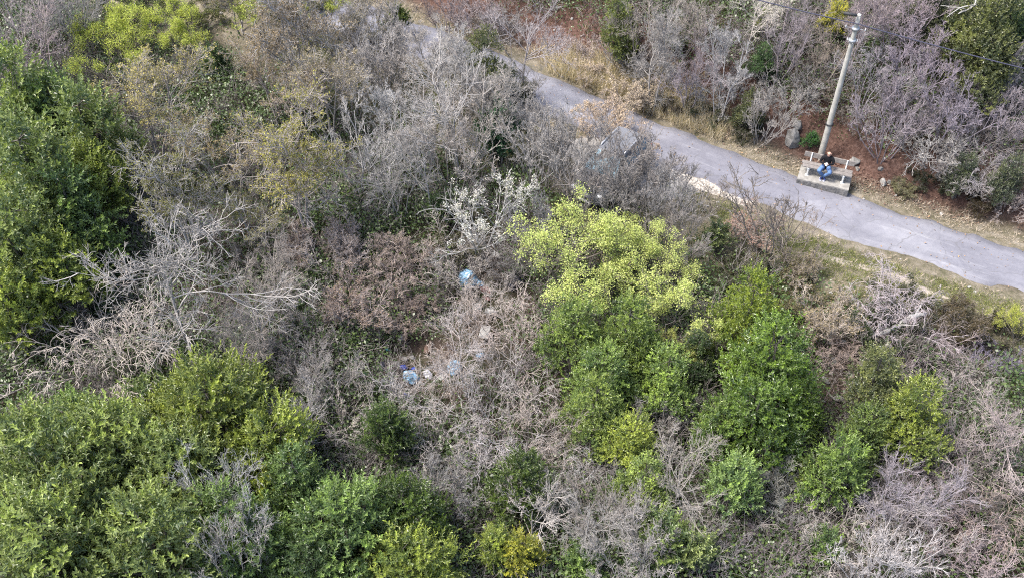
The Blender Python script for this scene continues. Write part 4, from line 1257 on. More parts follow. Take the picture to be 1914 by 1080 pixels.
# ------------------------------------------------------------------ plants, each where the photo shows its crown
PALE = (.37, .345, .325); GREY = (.25, .23, .213); LILAC = (.25, .215, .225); PINK = (.295, .245, .225); DARK = (.14, .125, .115); WARM = (.25, .21, .175)
OLIVE = (.195, .235, .078); GREEN = (.145, .205, .066); DEEP = (.07, .105, .038); YEL = (.23, .27, .06); GOLD = (.33, .32, .05); LIME = (.46, .50, .18)
OCHRE = (.30, .265, .105); TAN = (.50, .40, .315); ROSE = (.225, .185, .165); DULL = (.075, .08, .045)
EVG = 'glossy evergreen trees of the left and lower edges'
T = [
 # evergreen wall at the left edge
 ('laurelup0', 'laurel_tree', 50, 215, 190, 'uppermost dark laurel at the left edge under the bare grey tree', OLIVE),
 ('laurelup1', 'laurel_tree', 165, 265, 170, 'laurel at the right flank of the left-edge evergreens beside the ochre budded tree', OLIVE),
 ('laurelup2', 'laurel_tree', 100, 215, 150, 'short laurel between the two uppermost left-edge laurels', GREEN),
 ('laurelup1', 'laurel_tree', 60, 340, 200, 'broad laurel halfway up the left edge of the plot', OLIVE),
 ('laurelup2', 'laurel_tree', 180, 340, 130, 'laurel with yellowish tips beside the pale bare tree at left', YEL),
 ('laurelup0', 'laurel_tree', 135, 405, 160, 'dark laurel left of the pale bare tree\'s upper twigs', GREEN),
 ('laurelup1', 'laurel_tree', 40, 455, 180, 'laurel at the left edge level with the pale bare tree\'s fork', OLIVE),
 ('laurelup2', 'laurel_tree', 120, 500, 140, 'yellow tipped laurel left of the pale bare tree\'s trunk', YEL),
 ('laurelup0', 'laurel_tree', 25, 570, 140, 'lowest bright laurel of the left-edge evergreen wall', YEL),
 # evergreen mass lower left
 ('laurel0', 'laurel_tree', 60, 860, 300, 'large laurel at the lower left edge with upright leaf plumes', OLIVE),
 ('laurel1', 'laurel_tree', 215, 850, 280, 'large laurel inward of the lower left edge, dense olive plumes', OLIVE),
 ('laurel2', 'laurel_tree', 395, 755, 250, 'olive yellow laurel at the top of the lower left evergreen mass', (.19, .22, .055)),
 ('laurel3', 'laurel_tree', 505, 840, 200, 'yellowish laurel at the right end of the lower left evergreen mass', YEL),
 ('laurel1', 'laurel_tree', 80, 1020, 320, 'laurel filling the bottom left corner of the picture', OLIVE),
 ('laurel0', 'laurel_tree', 270, 1010, 290, 'broad laurel at the bottom edge next to the corner laurel', OLIVE),
 ('laurel2', 'laurel_tree', 330, 880, 230, 'laurel in the middle of the lower left evergreen mass', OLIVE),
 ('laurel3', 'laurel_tree', 440, 1000, 220, 'laurel under the small pale bare shrub at the bottom', GREEN),
 ('laurelsm0', 'laurel_shrub', 150, 775, 130, 'low dark laurel at the upper rim of the lower left mass', GREEN),
 ('laurelsm1', 'laurel_shrub', 275, 760, 130, 'small laurel below the sprawling pale branches at left', OLIVE),
 # bottom centre evergreens
 ('laurel1', 'laurel_tree', 645, 980, 230, 'deep green laurel at the bottom, left of centre', GREEN),
 ('laurel3', 'laurel_tree', 755, 955, 170, 'bright green laurel right of the deep green bottom laurel', (.07, .105, .024)),
 ('laurel0', 'laurel_tree', 770, 1045, 190, 'yellow tipped laurel at the bottom edge, left of the golden shrub', YEL),
 ('laurel2', 'laurel_tree', 580, 1060, 170, 'dark laurel at the bottom edge between two brighter laurels', DEEP),
 ('laurelup2', 'laurel_tree', 725, 800, 105, 'slender green laurel below the rubbish heap', (.075, .11, .03)),
 ('laurelup1', 'golden_shrub', 975, 1030, 85, 'golden yellow evergreen at the bottom edge', GOLD),
 ('laurelup0', 'golden_shrub', 930, 1020, 85, 'yellow green evergreen just left of the golden one', YEL),
 ('laurelup2', 'laurel_tree', 970, 905, 125, 'laurel hung with bare stems above the golden evergreen', (.075, .105, .026)),
 ('laurelsm1', 'laurel_shrub', 1090, 1050, 90, 'small laurel at the bottom edge right of the golden evergreen', GREEN),
 # evergreens right of centre
 ('box0', 'evergreen_tree', 1085, 630, 150, 'evergreen below the lime tree, leftmost of its row', (0.164, 0.215, 0.054)),
 ('box1', 'evergreen_tree', 1175, 640, 150, 'evergreen directly under the lime tree\'s middle', (0.174, 0.226, 0.054)),
 ('box2', 'evergreen_tree', 1125, 715, 150, 'evergreen beneath the leftmost evergreen of the lime tree\'s row', (0.164, 0.226, 0.060)),
 ('box0', 'evergreen_tree', 1235, 720, 130, 'evergreen below the small lime sprig', (0.200, 0.269, 0.067)),
 ('box1', 'evergreen_tree', 1115, 775, 140, 'light yellow green evergreen in the middle of the climbing row', (0.204, 0.254, 0.067)),
 ('box2', 'evergreen_tree', 1180, 830, 125, 'brightest yellow green evergreen, lower end of the row', (0.258, 0.297, 0.060)),
 ('box0', 'evergreen_tree', 1200, 910, 110, 'green evergreen under the brightest yellow one, hung with grey stems', (0.233, 0.290, 0.081)),
 ('box1', 'evergreen_tree', 1400, 600, 160, 'upright olive evergreen at the top of the big dark shrub', (0.174, 0.215, 0.032)),
 ('box2', 'evergreen_tree', 1435, 700, 220, 'big dark green evergreen right of the lime tree', (0.118, 0.176, 0.032)),
 ('box0', 'evergreen_tree', 1410, 790, 190, 'dark green foot of the evergreen clump above bare shrubs', (0.106, 0.160, 0.032)),
 ('box1', 'evergreen_tree', 1300, 665, 85, 'shaded evergreen between the lime tree and the big dark one', DEEP),  # the dark gap's shade is put into this deep leaf colour
 ('laurelup1', 'laurel_tree', 1345, 800, 105, 'fresh green laurel at the left foot of the big dark evergreen', (0.200, 0.258, 0.081)),
 ('laurelup2', 'laurel_tree', 1375, 895, 115, 'isolated bright laurel among bare shrubs, right of the cream tuft', (0.211, 0.290, 0.096)),
 ('box2', 'evergreen_tree', 1490, 770, 120, 'narrow evergreen at the right flank of the big dark one', (0.140, 0.193, 0.037)),
 ('box0', 'evergreen_tree', 1640, 725, 140, 'dull olive evergreen above the yellow green one at right', (0.140, 0.151, 0.060)),
 ('box1', 'evergreen_tree', 1700, 785, 150, 'yellow green evergreen at right beside the rubble slope', (0.215, 0.249, 0.053)),
 ('box2', 'evergreen_tree', 1615, 810, 120, 'dark evergreen left of the yellow green one at right', (0.129, 0.172, 0.048)),
 ('laurelup0', 'laurel_tree', 1560, 880, 130, 'lowest laurel right of the bare shrubs, above the lilac brush', (0.153, 0.215, 0.054)),
 ('laurelsm0', 'laurel_shrub', 1500, 880, 90, 'small light laurel at the left of the lowest right laurel', (0.257, 0.311, 0.096)),
 ('laurelsm1', 'laurel_shrub', 1240, 1000, 120, 'laurel seen through grey stems at the bottom, right of centre', (0.188, 0.236, 0.081)),
 ('laurelsm0', 'laurel_shrub', 1300, 1030, 110, 'pale laurel beneath leaning grey stems at the bottom edge', (0.211, 0.248, 0.096)),
 ('laurelsm1', 'laurel_shrub', 1545, 1020, 80, 'small green bush at the bottom under the lilac brush', GREEN),
 # evergreens among the upper wood
 ('laurelup2', 'ivy_tree', 930, 240, 90, 'dark ivy covered stump left of the lane among pale branches', (0.051, 0.119, 0.054)),
 ('box1', 'evergreen_tree', 905, 130, 110, 'dark olive evergreen at the near edge of the lane, upper middle', (0.118, 0.128, 0.048)),
 ('laurelsm0', 'evergreen_shrub', 740, 30, 60, 'small dark evergreen at the top beside the lane\'s far end', (0.118, 0.151, 0.037)),
 ('laurelsm1', 'evergreen_shrub', 400, 110, 60, 'small dark evergreen among ochre budded trees', DEEP),
 ('laurelsm0', 'evergreen_shrub', 820, 385, 60, 'dark green bush left of the white blossom tree', DEEP),
 ('box0', 'evergreen_shrub', 1160, 55, 90, 'olive evergreen behind bare twigs at the top, above the lane', (0.140, 0.160, 0.043)),
 ('laurelsm1', 'evergreen_shrub', 1265, 75, 50, 'small olive bush in the grey thicket above the lane', (0.129, 0.151, 0.043)),
 ('box2', 'evergreen_tree', 1425, 115, 60, 'ivy dark evergreen at the foot of the pale forked tree', (0.070, 0.119, 0.043)),
 ('box1', 'evergreen_tree', 1400, 210, 65, 'dark olive bush above the lane, left of the largest boulder', (0.118, 0.128, 0.054)),
 ('laurelup0', 'yellow_shrub', 1560, 35, 55, 'yellow green upright shrub just left of the pole\'s top', (0.374, 0.343, 0.054)),
 ('laurelsm0', 'fern_bush', 1518, 258, 34, 'small green bush at the left foot of the pole', (0.083, 0.183, 0.054)),
 ('box0', 'evergreen_tree', 1830, 60, 170, 'dark evergreen under the bleached dead boughs at top right', (0.118, 0.128, 0.048)),
 ('box1', 'evergreen_tree', 1890, 40, 130, 'very dark evergreen in the top right corner', DEEP),
 ('box2', 'evergreen_tree', 1840, 125, 130, 'dull evergreen below the cable at top right', (0.140, 0.151, 0.060)),
 ('box1', 'evergreen_tree', 1730, 20, 110, 'dull dark evergreen at the top edge right of the pole', (0.094, 0.098, 0.054)),
 ('laurelsm1', 'evergreen_shrub', 1340, 440, 62, 'upright dark green bush between the lime tree and the lane', (0.118, 0.140, 0.060)),
 ('box2', 'evergreen_shrub', 1800, 325, 70, 'dark bush overhanging the far verge at right', (0.083, 0.098, 0.054)),
 ('box0', 'evergreen_shrub', 1880, 335, 80, 'dark evergreen scrub at the right edge above the verge', (0.094, 0.107, 0.060)),
 # lime green spring trees
 ('lime0', 'spring_tree', 1115, 455, 300, 'big bright lime green tree in young leaf at the centre', LIME),
 ('lime1', 'spring_tree', 1210, 480, 240, 'lime green tree leaning out at the right of the big lime one', LIME),
 ('limethin0', 'spring_tree', 1262, 560, 190, 'low lime green limb spreading over the evergreens', LIME),
 ('limethin0', 'spring_sapling', 1265, 650, 110, 'small lime sapling among the evergreens below the lime tree', (0.344, 0.353, 0.115)),
 ('limethin0', 'spring_sapling', 1350, 640, 70, 'tiny pale lime sapling in front of the big dark evergreen', (0.344, 0.361, 0.131)),
 ('lime1', 'spring_tree', 215, 60, 220, 'lime green tree near the top left corner', (0.394, 0.435, 0.098)),
 ('lime0', 'spring_tree', 330, 60, 150, 'thin lime green tree right of the top left lime tree', (0.394, 0.435, 0.098)),
 ('limethin0', 'spring_tree', 470, 15, 130, 'lime leaved tree at the top edge above the ochre trees', (0.377, 0.410, 0.107)),
 ('limethin0', 'spring_tree', 610, 10, 110, 'lime leaved tree at the top edge left of the lane', (0.377, 0.410, 0.107)),
 ('lime0', 'spring_tree', 1905, 590, 110, 'yellow lime tree cut by the right edge below the lane', (0.361, 0.377, 0.082)),
 ('budshrub0', 'dead_leaved_shrub', 1300, 900, 52, 'small tuft of cream dead leaves among grey stems', (0.492, 0.410, 0.271)),
 ('blossom0', 'blossom_tree', 885, 385, 250, 'white blossoming tree in the middle above the tumbled stones', (0.508, 0.492, 0.467)),
 # budded trees
 ('budtree0', 'budding_tree', 270, 175, 240, 'ochre budded tree above the left laurels', OCHRE),
 ('budtree1', 'budding_tree', 385, 265, 250, 'ochre and pinkish budded tree with pale spreading twigs', (0.262, 0.213, 0.115)),
 ('budtree2', 'budding_tree', 560, 305, 210, 'yellow green budded tree left of the pale grey group', (0.246, 0.230, 0.061)),
 ('budtree1', 'budding_tree', 500, 120, 230, 'brownish budded tree below the top edge lime tree', (0.230, 0.180, 0.107)),
 ('budtree0', 'budding_tree', 600, 150, 190, 'grey brown budded tree at the left of the pale grey group', (0.221, 0.189, 0.123)),
 ('budtree2', 'budding_tree', 330, 360, 190, 'dull green budded tree behind the pale bare tree at left', (0.139, 0.139, 0.049)),
 ('budtree1', 'budding_tree', 460, 390, 170, 'yellowish budded tree above the rosy brown shrubs', (0.213, 0.205, 0.066)),
 ('budshrub0', 'rosy_shrub', 640, 455, 190, 'rosy brown budded shrub above the rubbish clearing', ROSE),
 ('budshrub1', 'rosy_shrub', 740, 480, 160, 'rosy brown shrub left of the white blossom tree\'s foot', ROSE),
 ('budshrub0', 'rosy_shrub', 560, 450, 150, 'greyer rosy shrub at the left end of the brown shrubs', (0.230, 0.180, 0.156)),
 ('budshrub1', 'rosy_shrub', 660, 560, 170, 'brown shrub just above the rubbish clearing', (0.221, 0.164, 0.135)),
 ('budshrub0', 'rosy_shrub', 770, 570, 130, 'brown shrub left of the topmost blue sack', (0.221, 0.172, 0.148)),
 ('budshrub1', 'dry_shrub', 1135, 215, 130, 'tan dry leaved shrub overhanging the lane', TAN),
 ('budshrub0', 'dry_shrub', 1195, 175, 130, 'pale straw coloured shrub on the far verge of the lane', (0.581, 0.493, 0.387)),
 ('budshrub1', 'dry_shrub', 1175, 265, 110, 'tan shrub beside the parked car', (0.523, 0.417, 0.339)),
 ('budshrub0', 'dry_shrub', 1110, 130, 80, 'straw coloured shrub at the foot of the pale tree by the lane', (0.562, 0.465, 0.368)),
 ('budshrub1', 'dry_shrub', 1545, 590, 150, 'brownish dry shrub on the slope below the verge grass', (0.271, 0.223, 0.136)),
 ('budshrub0', 'dry_shrub', 1500, 500, 130, 'olive brown shrub between the dark bush and the verge grass', (0.232, 0.203, 0.106)),
 ('budshrub1', 'dry_shrub', 1400, 420, 120, 'reddish budded shrub beside the gravel at the lane\'s edge', (0.348, 0.212, 0.175)),
 # bare trees, left half
 ('tree0', 'bare_tree', 325, 490, 400, 'big pale bare tree with a forked trunk at left of centre', (.31, .287, .268), {}),
 ('arch1', 'bare_shrub', 175, 640, 400, 'sprawling pale branches low at the left, below the pale tree', (.28, .258, .24)),
 ('tree1', 'bare_tree', 470, 560, 220, 'pale grey tree right of the big forked pale tree', GREY),
 ('tree1', 'bare_tree', 65, 70, 210, 'grey bare tree with a low fork in the top left corner', LILAC),
 ('multi0', 'bare_tree', 40, 20, 170, 'pinkish grey bare tree at the top left corner\'s edge', PINK),
 ('multi2', 'bare_tree', 670, 120, 180, 'tall pale grey tree of the group left of the lane', PALE),
 ('multi0', 'bare_tree', 690, 260, 190, 'pale stemmed tree standing over dark ivy, left of the ivy stump', PALE),
 ('tree2', 'bare_tree', 810, 180, 240, 'whitish spreading tree reaching towards the lane', PALE),
 ('fan1', 'bare_tree', 850, 260, 200, 'whitish many stemmed tree in front of the ivy stump', PALE),
 ('multi1', 'bare_tree', 730, 330, 170, 'dark grey branching tree above the rosy shrubs', GREY),
 ('fan0', 'bare_tree', 720, 60, 150, 'grey many stemmed tree at the near side of the lane\'s far end', GREY),
 ('tree1', 'bare_tree', 1000, 60, 200, 'pale round crowned bare tree beyond the lane at the top', (0.334, 0.304, 0.304)),
 ('multi2', 'bare_tree', 985, 140, 90, 'slim grey stems at the lane\'s near edge below the round crowned tree', GREY),
 ('fan2', 'bare_tree', 1010, 265, 190, 'grey fan of upright stems left of the parked car', GREY),
 ('fan0', 'bare_tree', 1065, 260, 140, 'grey fan of stems directly in front of the parked car\'s left side', GREY),
 ('fan1', 'bare_tree', 1205, 300, 170, 'dark grey stems in front of the parked car\'s right side', (0.205, 0.190, 0.182)),
 ('fan2', 'bare_tree', 1270, 415, 150, 'dark grey fan of stems behind the lime tree', (0.205, 0.190, 0.182)),
 ('sparse0', 'bare_shrub', 1440, 390, 200, 'thin dark shrub in front of the lane below the bench', DARK),
 ('sparse1', 'bare_shrub', 1490, 440, 150, 'thin grey shrub on the verge below the bench slab', (0.228, 0.198, 0.182)),
 ('sparse1', 'bare_shrub', 1330, 350, 110, 'thin dark shrub at the gravel edge left of the bench', DARK),
 # bare shrubs round the rubbish and below
 ('cane0', 'bare_shrub', 880, 610, 190, 'pinkish arching shrub over the grey board and jug', (0.350, 0.304, 0.281)),
 ('cane1', 'bare_shrub', 960, 610, 190, 'pinkish arching shrub right of the white jug', (0.350, 0.304, 0.281)),
 ('cane0', 'bare_shrub', 905, 740, 290, 'big tangle of arching pale stems right of the rubbish heap', (0.365, 0.327, 0.304)),
 ('cane1', 'bare_shrub', 1000, 790, 230, 'arching pale shrub left of the light yellow green evergreens', (0.334, 0.304, 0.289)),
 ('brush0', 'bare_shrub', 870, 860, 180, 'grey tangled shrub below the big arching tangle', GREY),
 ('cane0', 'bare_shrub', 630, 780, 200, 'pale upright shrub left of the slender green laurel', PALE),
 ('fan2', 'bare_shrub', 595, 700, 150, 'pale bare shrub at the left of the rubbish heap', GREY),
 ('arch2', 'bare_shrub', 690, 850, 150, 'pale arching stems above the deep green bottom laurel', GREY),
 ('brush1', 'bare_shrub', 530, 560, 180, 'grey tangled shrub under the rosy shrubs at left', GREY),
 ('brush2', 'bare_shrub', 570, 640, 150, 'low grey shrub left of the rubbish clearing', GREY),
 ('tree2', 'bare_tree', 1010, 925, 180, 'pale tree with an upright fork right of the golden evergreen', PALE),
 ('tree1', 'bare_tree', 1260, 870, 230, 'pale grey tree left of the cream tuft', (0.319, 0.304, 0.289)),
 ('multi0', 'bare_tree', 1130, 930, 170, 'thin grey tree between the pale forked tree and the yellow evergreen', GREY),
 ('fan1', 'bare_shrub', 1190, 1030, 190, 'grey fan of stems at the bottom edge right of centre', GREY),
 ('cane0', 'bare_shrub', 1290, 990, 200, 'leaning grey stems at the bottom below the cream tuft', (0.319, 0.304, 0.289)),
 ('fan2', 'bare_shrub', 1450, 890, 160, 'greenish grey shrub at the foot of the big dark evergreen', (0.274, 0.258, 0.220)),
 ('brush0', 'bare_shrub', 1430, 1010, 190, 'dark pinkish brush at the bottom right of the leaning stems', (0.213, 0.175, 0.175)),
 ('multi1', 'bare_shrub', 420, 920, 200, 'pale bare shrub growing through the lower left laurels', PALE, dict(hs=1.5)),
 ('multi2', 'bare_shrub', 430, 1010, 160, 'smaller pale shrub at the bottom among the laurels', PALE, dict(hs=1.7)),
 ('brush1', 'bare_shrub', 820, 950, 130, 'grey brush between the bright bottom laurel and the golden evergreen', GREY),
 ('brush2', 'bare_shrub', 1060, 870, 130, 'grey brush left of the brightest yellow evergreen', GREY),
 # lower right
 ('cane0', 'bare_tree', 1590, 980, 240, 'pale leaning stems at the lower right, below the evergreens', PALE),
 ('multi1', 'bare_tree', 1700, 910, 220, 'lilac grey bare tree in the lower right', LILAC),
 ('brush0', 'bare_shrub', 1780, 1000, 240, 'lilac pink brush at the lower right', (0.319, 0.270, 0.281)),
 ('fan2', 'bare_shrub', 1660, 1050, 220, 'pale brush at the bottom edge, lower right', (0.319, 0.296, 0.289)),
 ('brush1', 'bare_shrub', 1850, 1040, 220, 'pinkish brush in the bottom right corner', (0.319, 0.270, 0.274)),
 ('cane0', 'bare_shrub', 1830, 850, 240, 'pinkish arching branches at the right edge, lower half', PINK),
 ('tree0', 'bare_tree', 1870, 800, 190, 'forking pinkish grey tree at the right edge below the purple brush', (0.304, 0.266, 0.266)),
 ('brush2', 'bare_shrub', 1870, 930, 180, 'dark tangled brush at the right edge above the corner', DARK),
 ('brush2', 'bare_shrub', 1530, 1060, 150, 'grey brush at the bottom edge left of the pale leaning stems', GREY),
 ('arch2', 'bare_shrub', 1665, 570, 210, 'lilac grey arching shrub above the bleached fallen trunk', (0.289, 0.262, 0.281)),
 ('arch1', 'bare_shrub', 1740, 650, 200, 'lilac pink tangle right of the fallen trunk', LILAC),
 ('brush0', 'bare_shrub', 1855, 660, 120, 'purple tinted brush near the right edge', (0.198, 0.179, 0.243)),
 ('arch0', 'bare_shrub', 1800, 730, 180, 'arching stems below the purple tinted brush', GREY),
 ('brush1', 'bare_shrub', 1570, 660, 150, 'pale grey brush over the rubble stones', PINK),
 ('brush1', 'bare_shrub', 1700, 640, 140, 'dark brush under the bleached fallen trunk', DARK),
 # brambles
 ('bramble0', 'bramble', 1680, 575, 140, 'low dull green bramble mound along the verge grass', DULL),
 ('bramble1', 'bramble', 1790, 600, 150, 'reddish green bramble mound at right below the lane', (.10, .08, .05)),
 ('bramble0', 'bramble', 1860, 615, 110, 'dark bramble left of the yellow lime tree at the right edge', (.075, .07, .045)),
 ('bramble1', 'bramble', 1395, 505, 130, 'dull bramble below the upright dark green bush', DULL),
 ('bramble0', 'bramble', 1470, 540, 160, 'dull olive bramble above the upright olive evergreen', (.13, .115, .06)),
 ('bramble1', 'bramble', 1650, 620, 160, 'dark green bramble round the fallen trunk', (.04, .055, .025)),
 ('bramble0', 'bramble', 1330, 215, 90, 'dark green bramble on the bank above the lane', (.055, .065, .03)),
 ('bramble1', 'bramble', 1400, 235, 80, 'dark bramble right of the bank bramble above the lane', (.05, .055, .03)),
 ('bramble1', 'bramble', 1690, 352, 60, 'pale green bramble right of the upright pale stone', (.20, .19, .11)),
 ('bramble0', 'bramble', 1735, 335, 80, 'dark bramble above the far verge, right of the bench', (.05, .055, .03)),
 ('bramble1', 'bramble', 1840, 370, 80, 'reddish dark bramble above the far verge at right', (.07, .055, .03)),
 ('bramble0', 'bramble', 880, 440, 140, 'grey green bramble among the tumbled stones', (.10, .10, .06)),
 # trees hiding the near verge at the lane's far end
 ('multi1', 'bare_tree', 640, 40, 170, 'grey tree at the top edge between the lime leaves and the lane', GREY),
 ('fan2', 'bare_tree', 720, 110, 170, 'pale many stemmed tree under the lane\'s far end', PALE),
 ('multi0', 'bare_tree', 760, 140, 150, 'grey stemmed tree left of the whitish spreading tree', GREY),
 ('budtree2', 'budding_tree', 540, 50, 190, 'pinkish brown budded tree at the top, left of the pale grey group', (0.230, 0.180, 0.123)),
 ('fan1', 'bare_tree', 880, 165, 130, 'pale stems at the lane\'s near edge above the ivy stump', PALE),
 ('fan0', 'bare_tree', 1000, 220, 140, 'slender grey stems at the lane\'s near edge left of the tan shrub', GREY),
 ('fan2', 'bare_tree', 1130, 330, 150, 'dark grey stems in front of the parked car\'s bonnet', (0.228, 0.213, 0.205)),
 ('sparse0', 'bare_tree', 1060, 300, 150, 'thin grey stems at the left front corner of the parked car', GREY),
 ('fan1', 'bare_tree', 1245, 345, 150, 'dark grey stems between the parked car and the lime tree', (0.205, 0.190, 0.182)),
 ('brush1', 'bare_shrub', 940, 40, 140, 'grey brush beyond the lane left of the round crowned tree', GREY),
 ('brush0', 'bare_shrub', 1180, 100, 140, 'grey twigs over the olive evergreen above the lane', GREY),
 ('bramble1', 'bramble', 1260, 200, 80, 'dark reddish bramble above the straw grass', (.07, .055, .035)),
 # bare growth over the open floor
 ('brush0', 'bare_shrub', 470, 470, 170, 'grey brush right of the pale tree\'s crown', GREY),
 ('cane1', 'bare_shrub', 240, 620, 230, 'tangle of pale stems round the forked pale tree\'s trunk', PALE),
 ('tree2', 'bare_tree', 450, 640, 190, 'pale grey stems right of the forked pale tree\'s trunk', GREY),
 ('brush1', 'bare_shrub', 500, 640, 170, 'grey brush above the yellowish laurel of the lower left mass', GREY),
 ('tree0', 'bare_tree', 760, 280, 190, 'grey tree between the ivy stump and the rosy shrubs', GREY),
 ('arch0', 'bare_shrub', 955, 475, 150, 'grey tangle right of the white blossom tree', GREY),
 ('fan0', 'bare_shrub', 1005, 405, 120, 'dark grey stems between the blossom tree and the lime tree', (0.237, 0.218, 0.209)),
 ('brush2', 'bare_shrub', 850, 480, 170, 'grey brush over the tumbled stones', GREY),
 ('arch1', 'bare_shrub', 1010, 690, 170, 'pinkish stems left of the evergreen row', (0.314, 0.266, 0.247)),
 ('brush0', 'bare_shrub', 930, 990, 120, 'dark brush behind the yellow green bottom evergreen', DARK),
 ('fan2', 'bare_tree', 1165, 960, 160, 'leaning grey stems left of the laurel at the bottom, right of centre', GREY),
 ('brush1', 'bare_shrub', 1350, 1040, 180, 'brown grey brush at the bottom edge below the leaning stems', (0.237, 0.209, 0.199)),
 ('arch2', 'bare_shrub', 1480, 940, 170, 'thin arching stems left of the lowest right laurel', GREY),
 ('brush0', 'bare_shrub', 1760, 860, 190, 'lilac grey brush right of the yellow green evergreen', LILAC),
 ('cane1', 'bare_shrub', 1700, 980, 240, 'long pale stems across the lilac pink brush', (0.323, 0.294, 0.285)),
 ('brush2', 'bare_shrub', 1610, 900, 140, 'dark brush under the yellow green evergreen at right', DARK),
 ('arch0', 'bare_shrub', 1880, 960, 200, 'pink grey arching stems at the right edge near the bottom', PINK),
 ('fan1', 'bare_tree', 1150, 345, 150, 'dark grey stems between the lime tree and the parked car\'s side', (.21, .195, .185)),
 ('cane1', 'bare_shrub', 1300, 770, 150, 'dark gap stems between the yellow green row and the big dark evergreen', DARK),
 ('cane0', 'bare_shrub', 1250, 930, 190, 'long leaning grey stems below the cream tuft\'s left side', GREY),
 ('tree2', 'bare_tree', 1110, 990, 170, 'slender grey tree at the bottom, right of the golden evergreen', (.30, .28, .26)),
 ('limethin0', 'spring_sapling', 1430, 30, 60, 'yellow green sprig beside the pale barked forked tree at the top', (.20, .22, .05)),
 ('sparse0', 'bare_shrub', 1095, 340, 130, 'thin grey stems in front of the parked car\'s windscreen', (.22, .20, .19)),
 ('cane1', 'bare_shrub', 1215, 770, 150, 'thin pale stems growing through the yellow green evergreens', GREY),
 ('cane0', 'bare_shrub', 1440, 860, 150, 'thin stems rising before the foot of the big dark evergreen', GREY),
 ('arch0', 'bare_shrub', 840, 690, 150, 'pale arching stems over the round pale blue bag', (.34, .31, .29)),
 ('cane1', 'bare_shrub', 905, 560, 150, 'pinkish stems rising before the topmost blue sack', (.34, .30, .275)),
 ('tall0', 'bare_tree', 850, 120, 150, 'tall grey tree overlapping the lane\'s near edge, upper middle', (.33, .31, .29)),
 ('tall1', 'bare_tree', 790, 90, 140, 'tall slender grey tree before the lane\'s far end', (.31, .29, .27)),
 ('tall0', 'bare_tree', 935, 185, 140, 'tall grey tree at the lane\'s near edge right of the ivy stump', (.33, .31, .29)),
 ('tall1', 'bare_tree', 715, 200, 150, 'tall pale tree at the left of the whitish spreading tree', (.36, .34, .32)),
 # scrub hiding the ground at the top left edge
 ('bramble0', 'bramble', 380, 5, 130, 'dull leafy scrub at the top edge right of the thin lime tree', (.12, .13, .05)),
 ('bramble1', 'bramble', 560, 0, 130, 'dull leafy scrub at the top edge under the lime leaves', (.11, .12, .05)),
 ('budtree1', 'budding_tree', 420, -10, 170, 'brownish budded tree at the top edge between lime leaved trees', (0.213, 0.180, 0.107)),
 ('multi2', 'bare_tree', 540, -15, 150, 'grey bare tree at the top edge behind the lime leaves', GREY),
 ('multi0', 'bare_tree', 690, -10, 150, 'grey bare tree at the top edge just left of the lane', GREY),
 ('multi1', 'bare_tree', 130, 5, 170, 'grey bare tree at the top edge behind the top left lime tree', GREY),
 ('bramble0', 'bramble', 260, -5, 150, 'dark leafy scrub at the top edge behind the lime tree', (.09, .11, .04)),
 ('laurel3', 'laurel_tree', 165, 940, 240, 'laurel between the corner laurel and the middle of the lower left mass', OLIVE),
 ('laurelup1', 'laurel_tree', 560, 900, 130, 'dark laurel at the right rim of the lower left mass', GREEN),
 # thicket beyond the lane
 ('multi0', 'bare_tree', 1190, 20, 150, 'grey tree at the top edge right of the round crowned tree', GREY),
 ('tall0', 'bare_tree', 1240, 80, 130, 'thin grey tree with a pale stem above the straw coloured shrub', GREY),
 ('tall1', 'bare_tree', 1350, 70, 150, 'tall pale stemmed tree with drooping crown above the lane', (0.319, 0.296, 0.281)),
 ('multi1', 'bare_tree', 1300, 130, 150, 'greyish lilac tree in the thicket right of the thin pale stem', LILAC),
 ('brush0', 'bare_shrub', 1230, 140, 130, 'low grey brush over red leaves above the lane', GREY),
 ('brush1', 'bare_shrub', 1360, 160, 140, 'low grey brush at the foot of the tall pale stemmed tree', GREY),
 ('tree2', 'bare_tree', 1430, 20, 130, 'pale barked forked tree at the top, left of the pole', (0.456, 0.433, 0.403)),
 ('multi2', 'bare_tree', 1490, 60, 150, 'lilac grey tree right of the pale barked forked tree', LILAC),
 ('brush2', 'bare_shrub', 1470, 160, 150, 'grey brush above the largest boulder', GREY),
 ('brush0', 'bare_shrub', 1550, 150, 110, 'brownish brush immediately left of the pole\'s middle', WARM),
 ('multi0', 'bare_tree', 1560, 80, 130, 'brownish grey tree behind the pole\'s upper half', WARM),
 ('fan0', 'bare_shrub', 1430, 200, 120, 'grey arching stems above the dark olive bush', GREY),
 ('multi1', 'bare_tree', 1640, 120, 160, 'brownish lilac tree right of the pole\'s upper half', (0.266, 0.236, 0.236)),
 ('fan1', 'bare_tree', 1730, 110, 170, 'lilac feathery tree crossed by the cable', (0.266, 0.224, 0.251)),
 ('fan2', 'bare_tree', 1790, 200, 170, 'large lilac feathery tree below the cable', (0.258, 0.217, 0.239)),
 ('fan0', 'bare_tree', 1680, 200, 170, 'lilac grey tree between the pole and the large lilac one', (0.243, 0.209, 0.224)),
 ('brush1', 'bare_shrub', 1660, 205, 150, 'grey brush above the red earth right of the bench', (0.236, 0.220, 0.205)),
 ('brush2', 'bare_shrub', 1750, 265, 170, 'grey brush over the dark bank right of the red earth', GREY),
 ('brush0', 'bare_shrub', 1845, 285, 170, 'rosy grey brush at right above the dark scrub', (0.243, 0.213, 0.213)),
 ('fan2', 'bare_tree', 1890, 190, 150, 'lilac grey tree at the right edge below the cable', LILAC),
 ('tall1', 'bare_tree', 1895, 120, 120, 'tall pale stems at the right edge crossing the cable', (0.319, 0.289, 0.296)),
 ('brush1', 'bare_shrub', 1895, 370, 120, 'rosy brush at the right edge over the far verge', PINK),
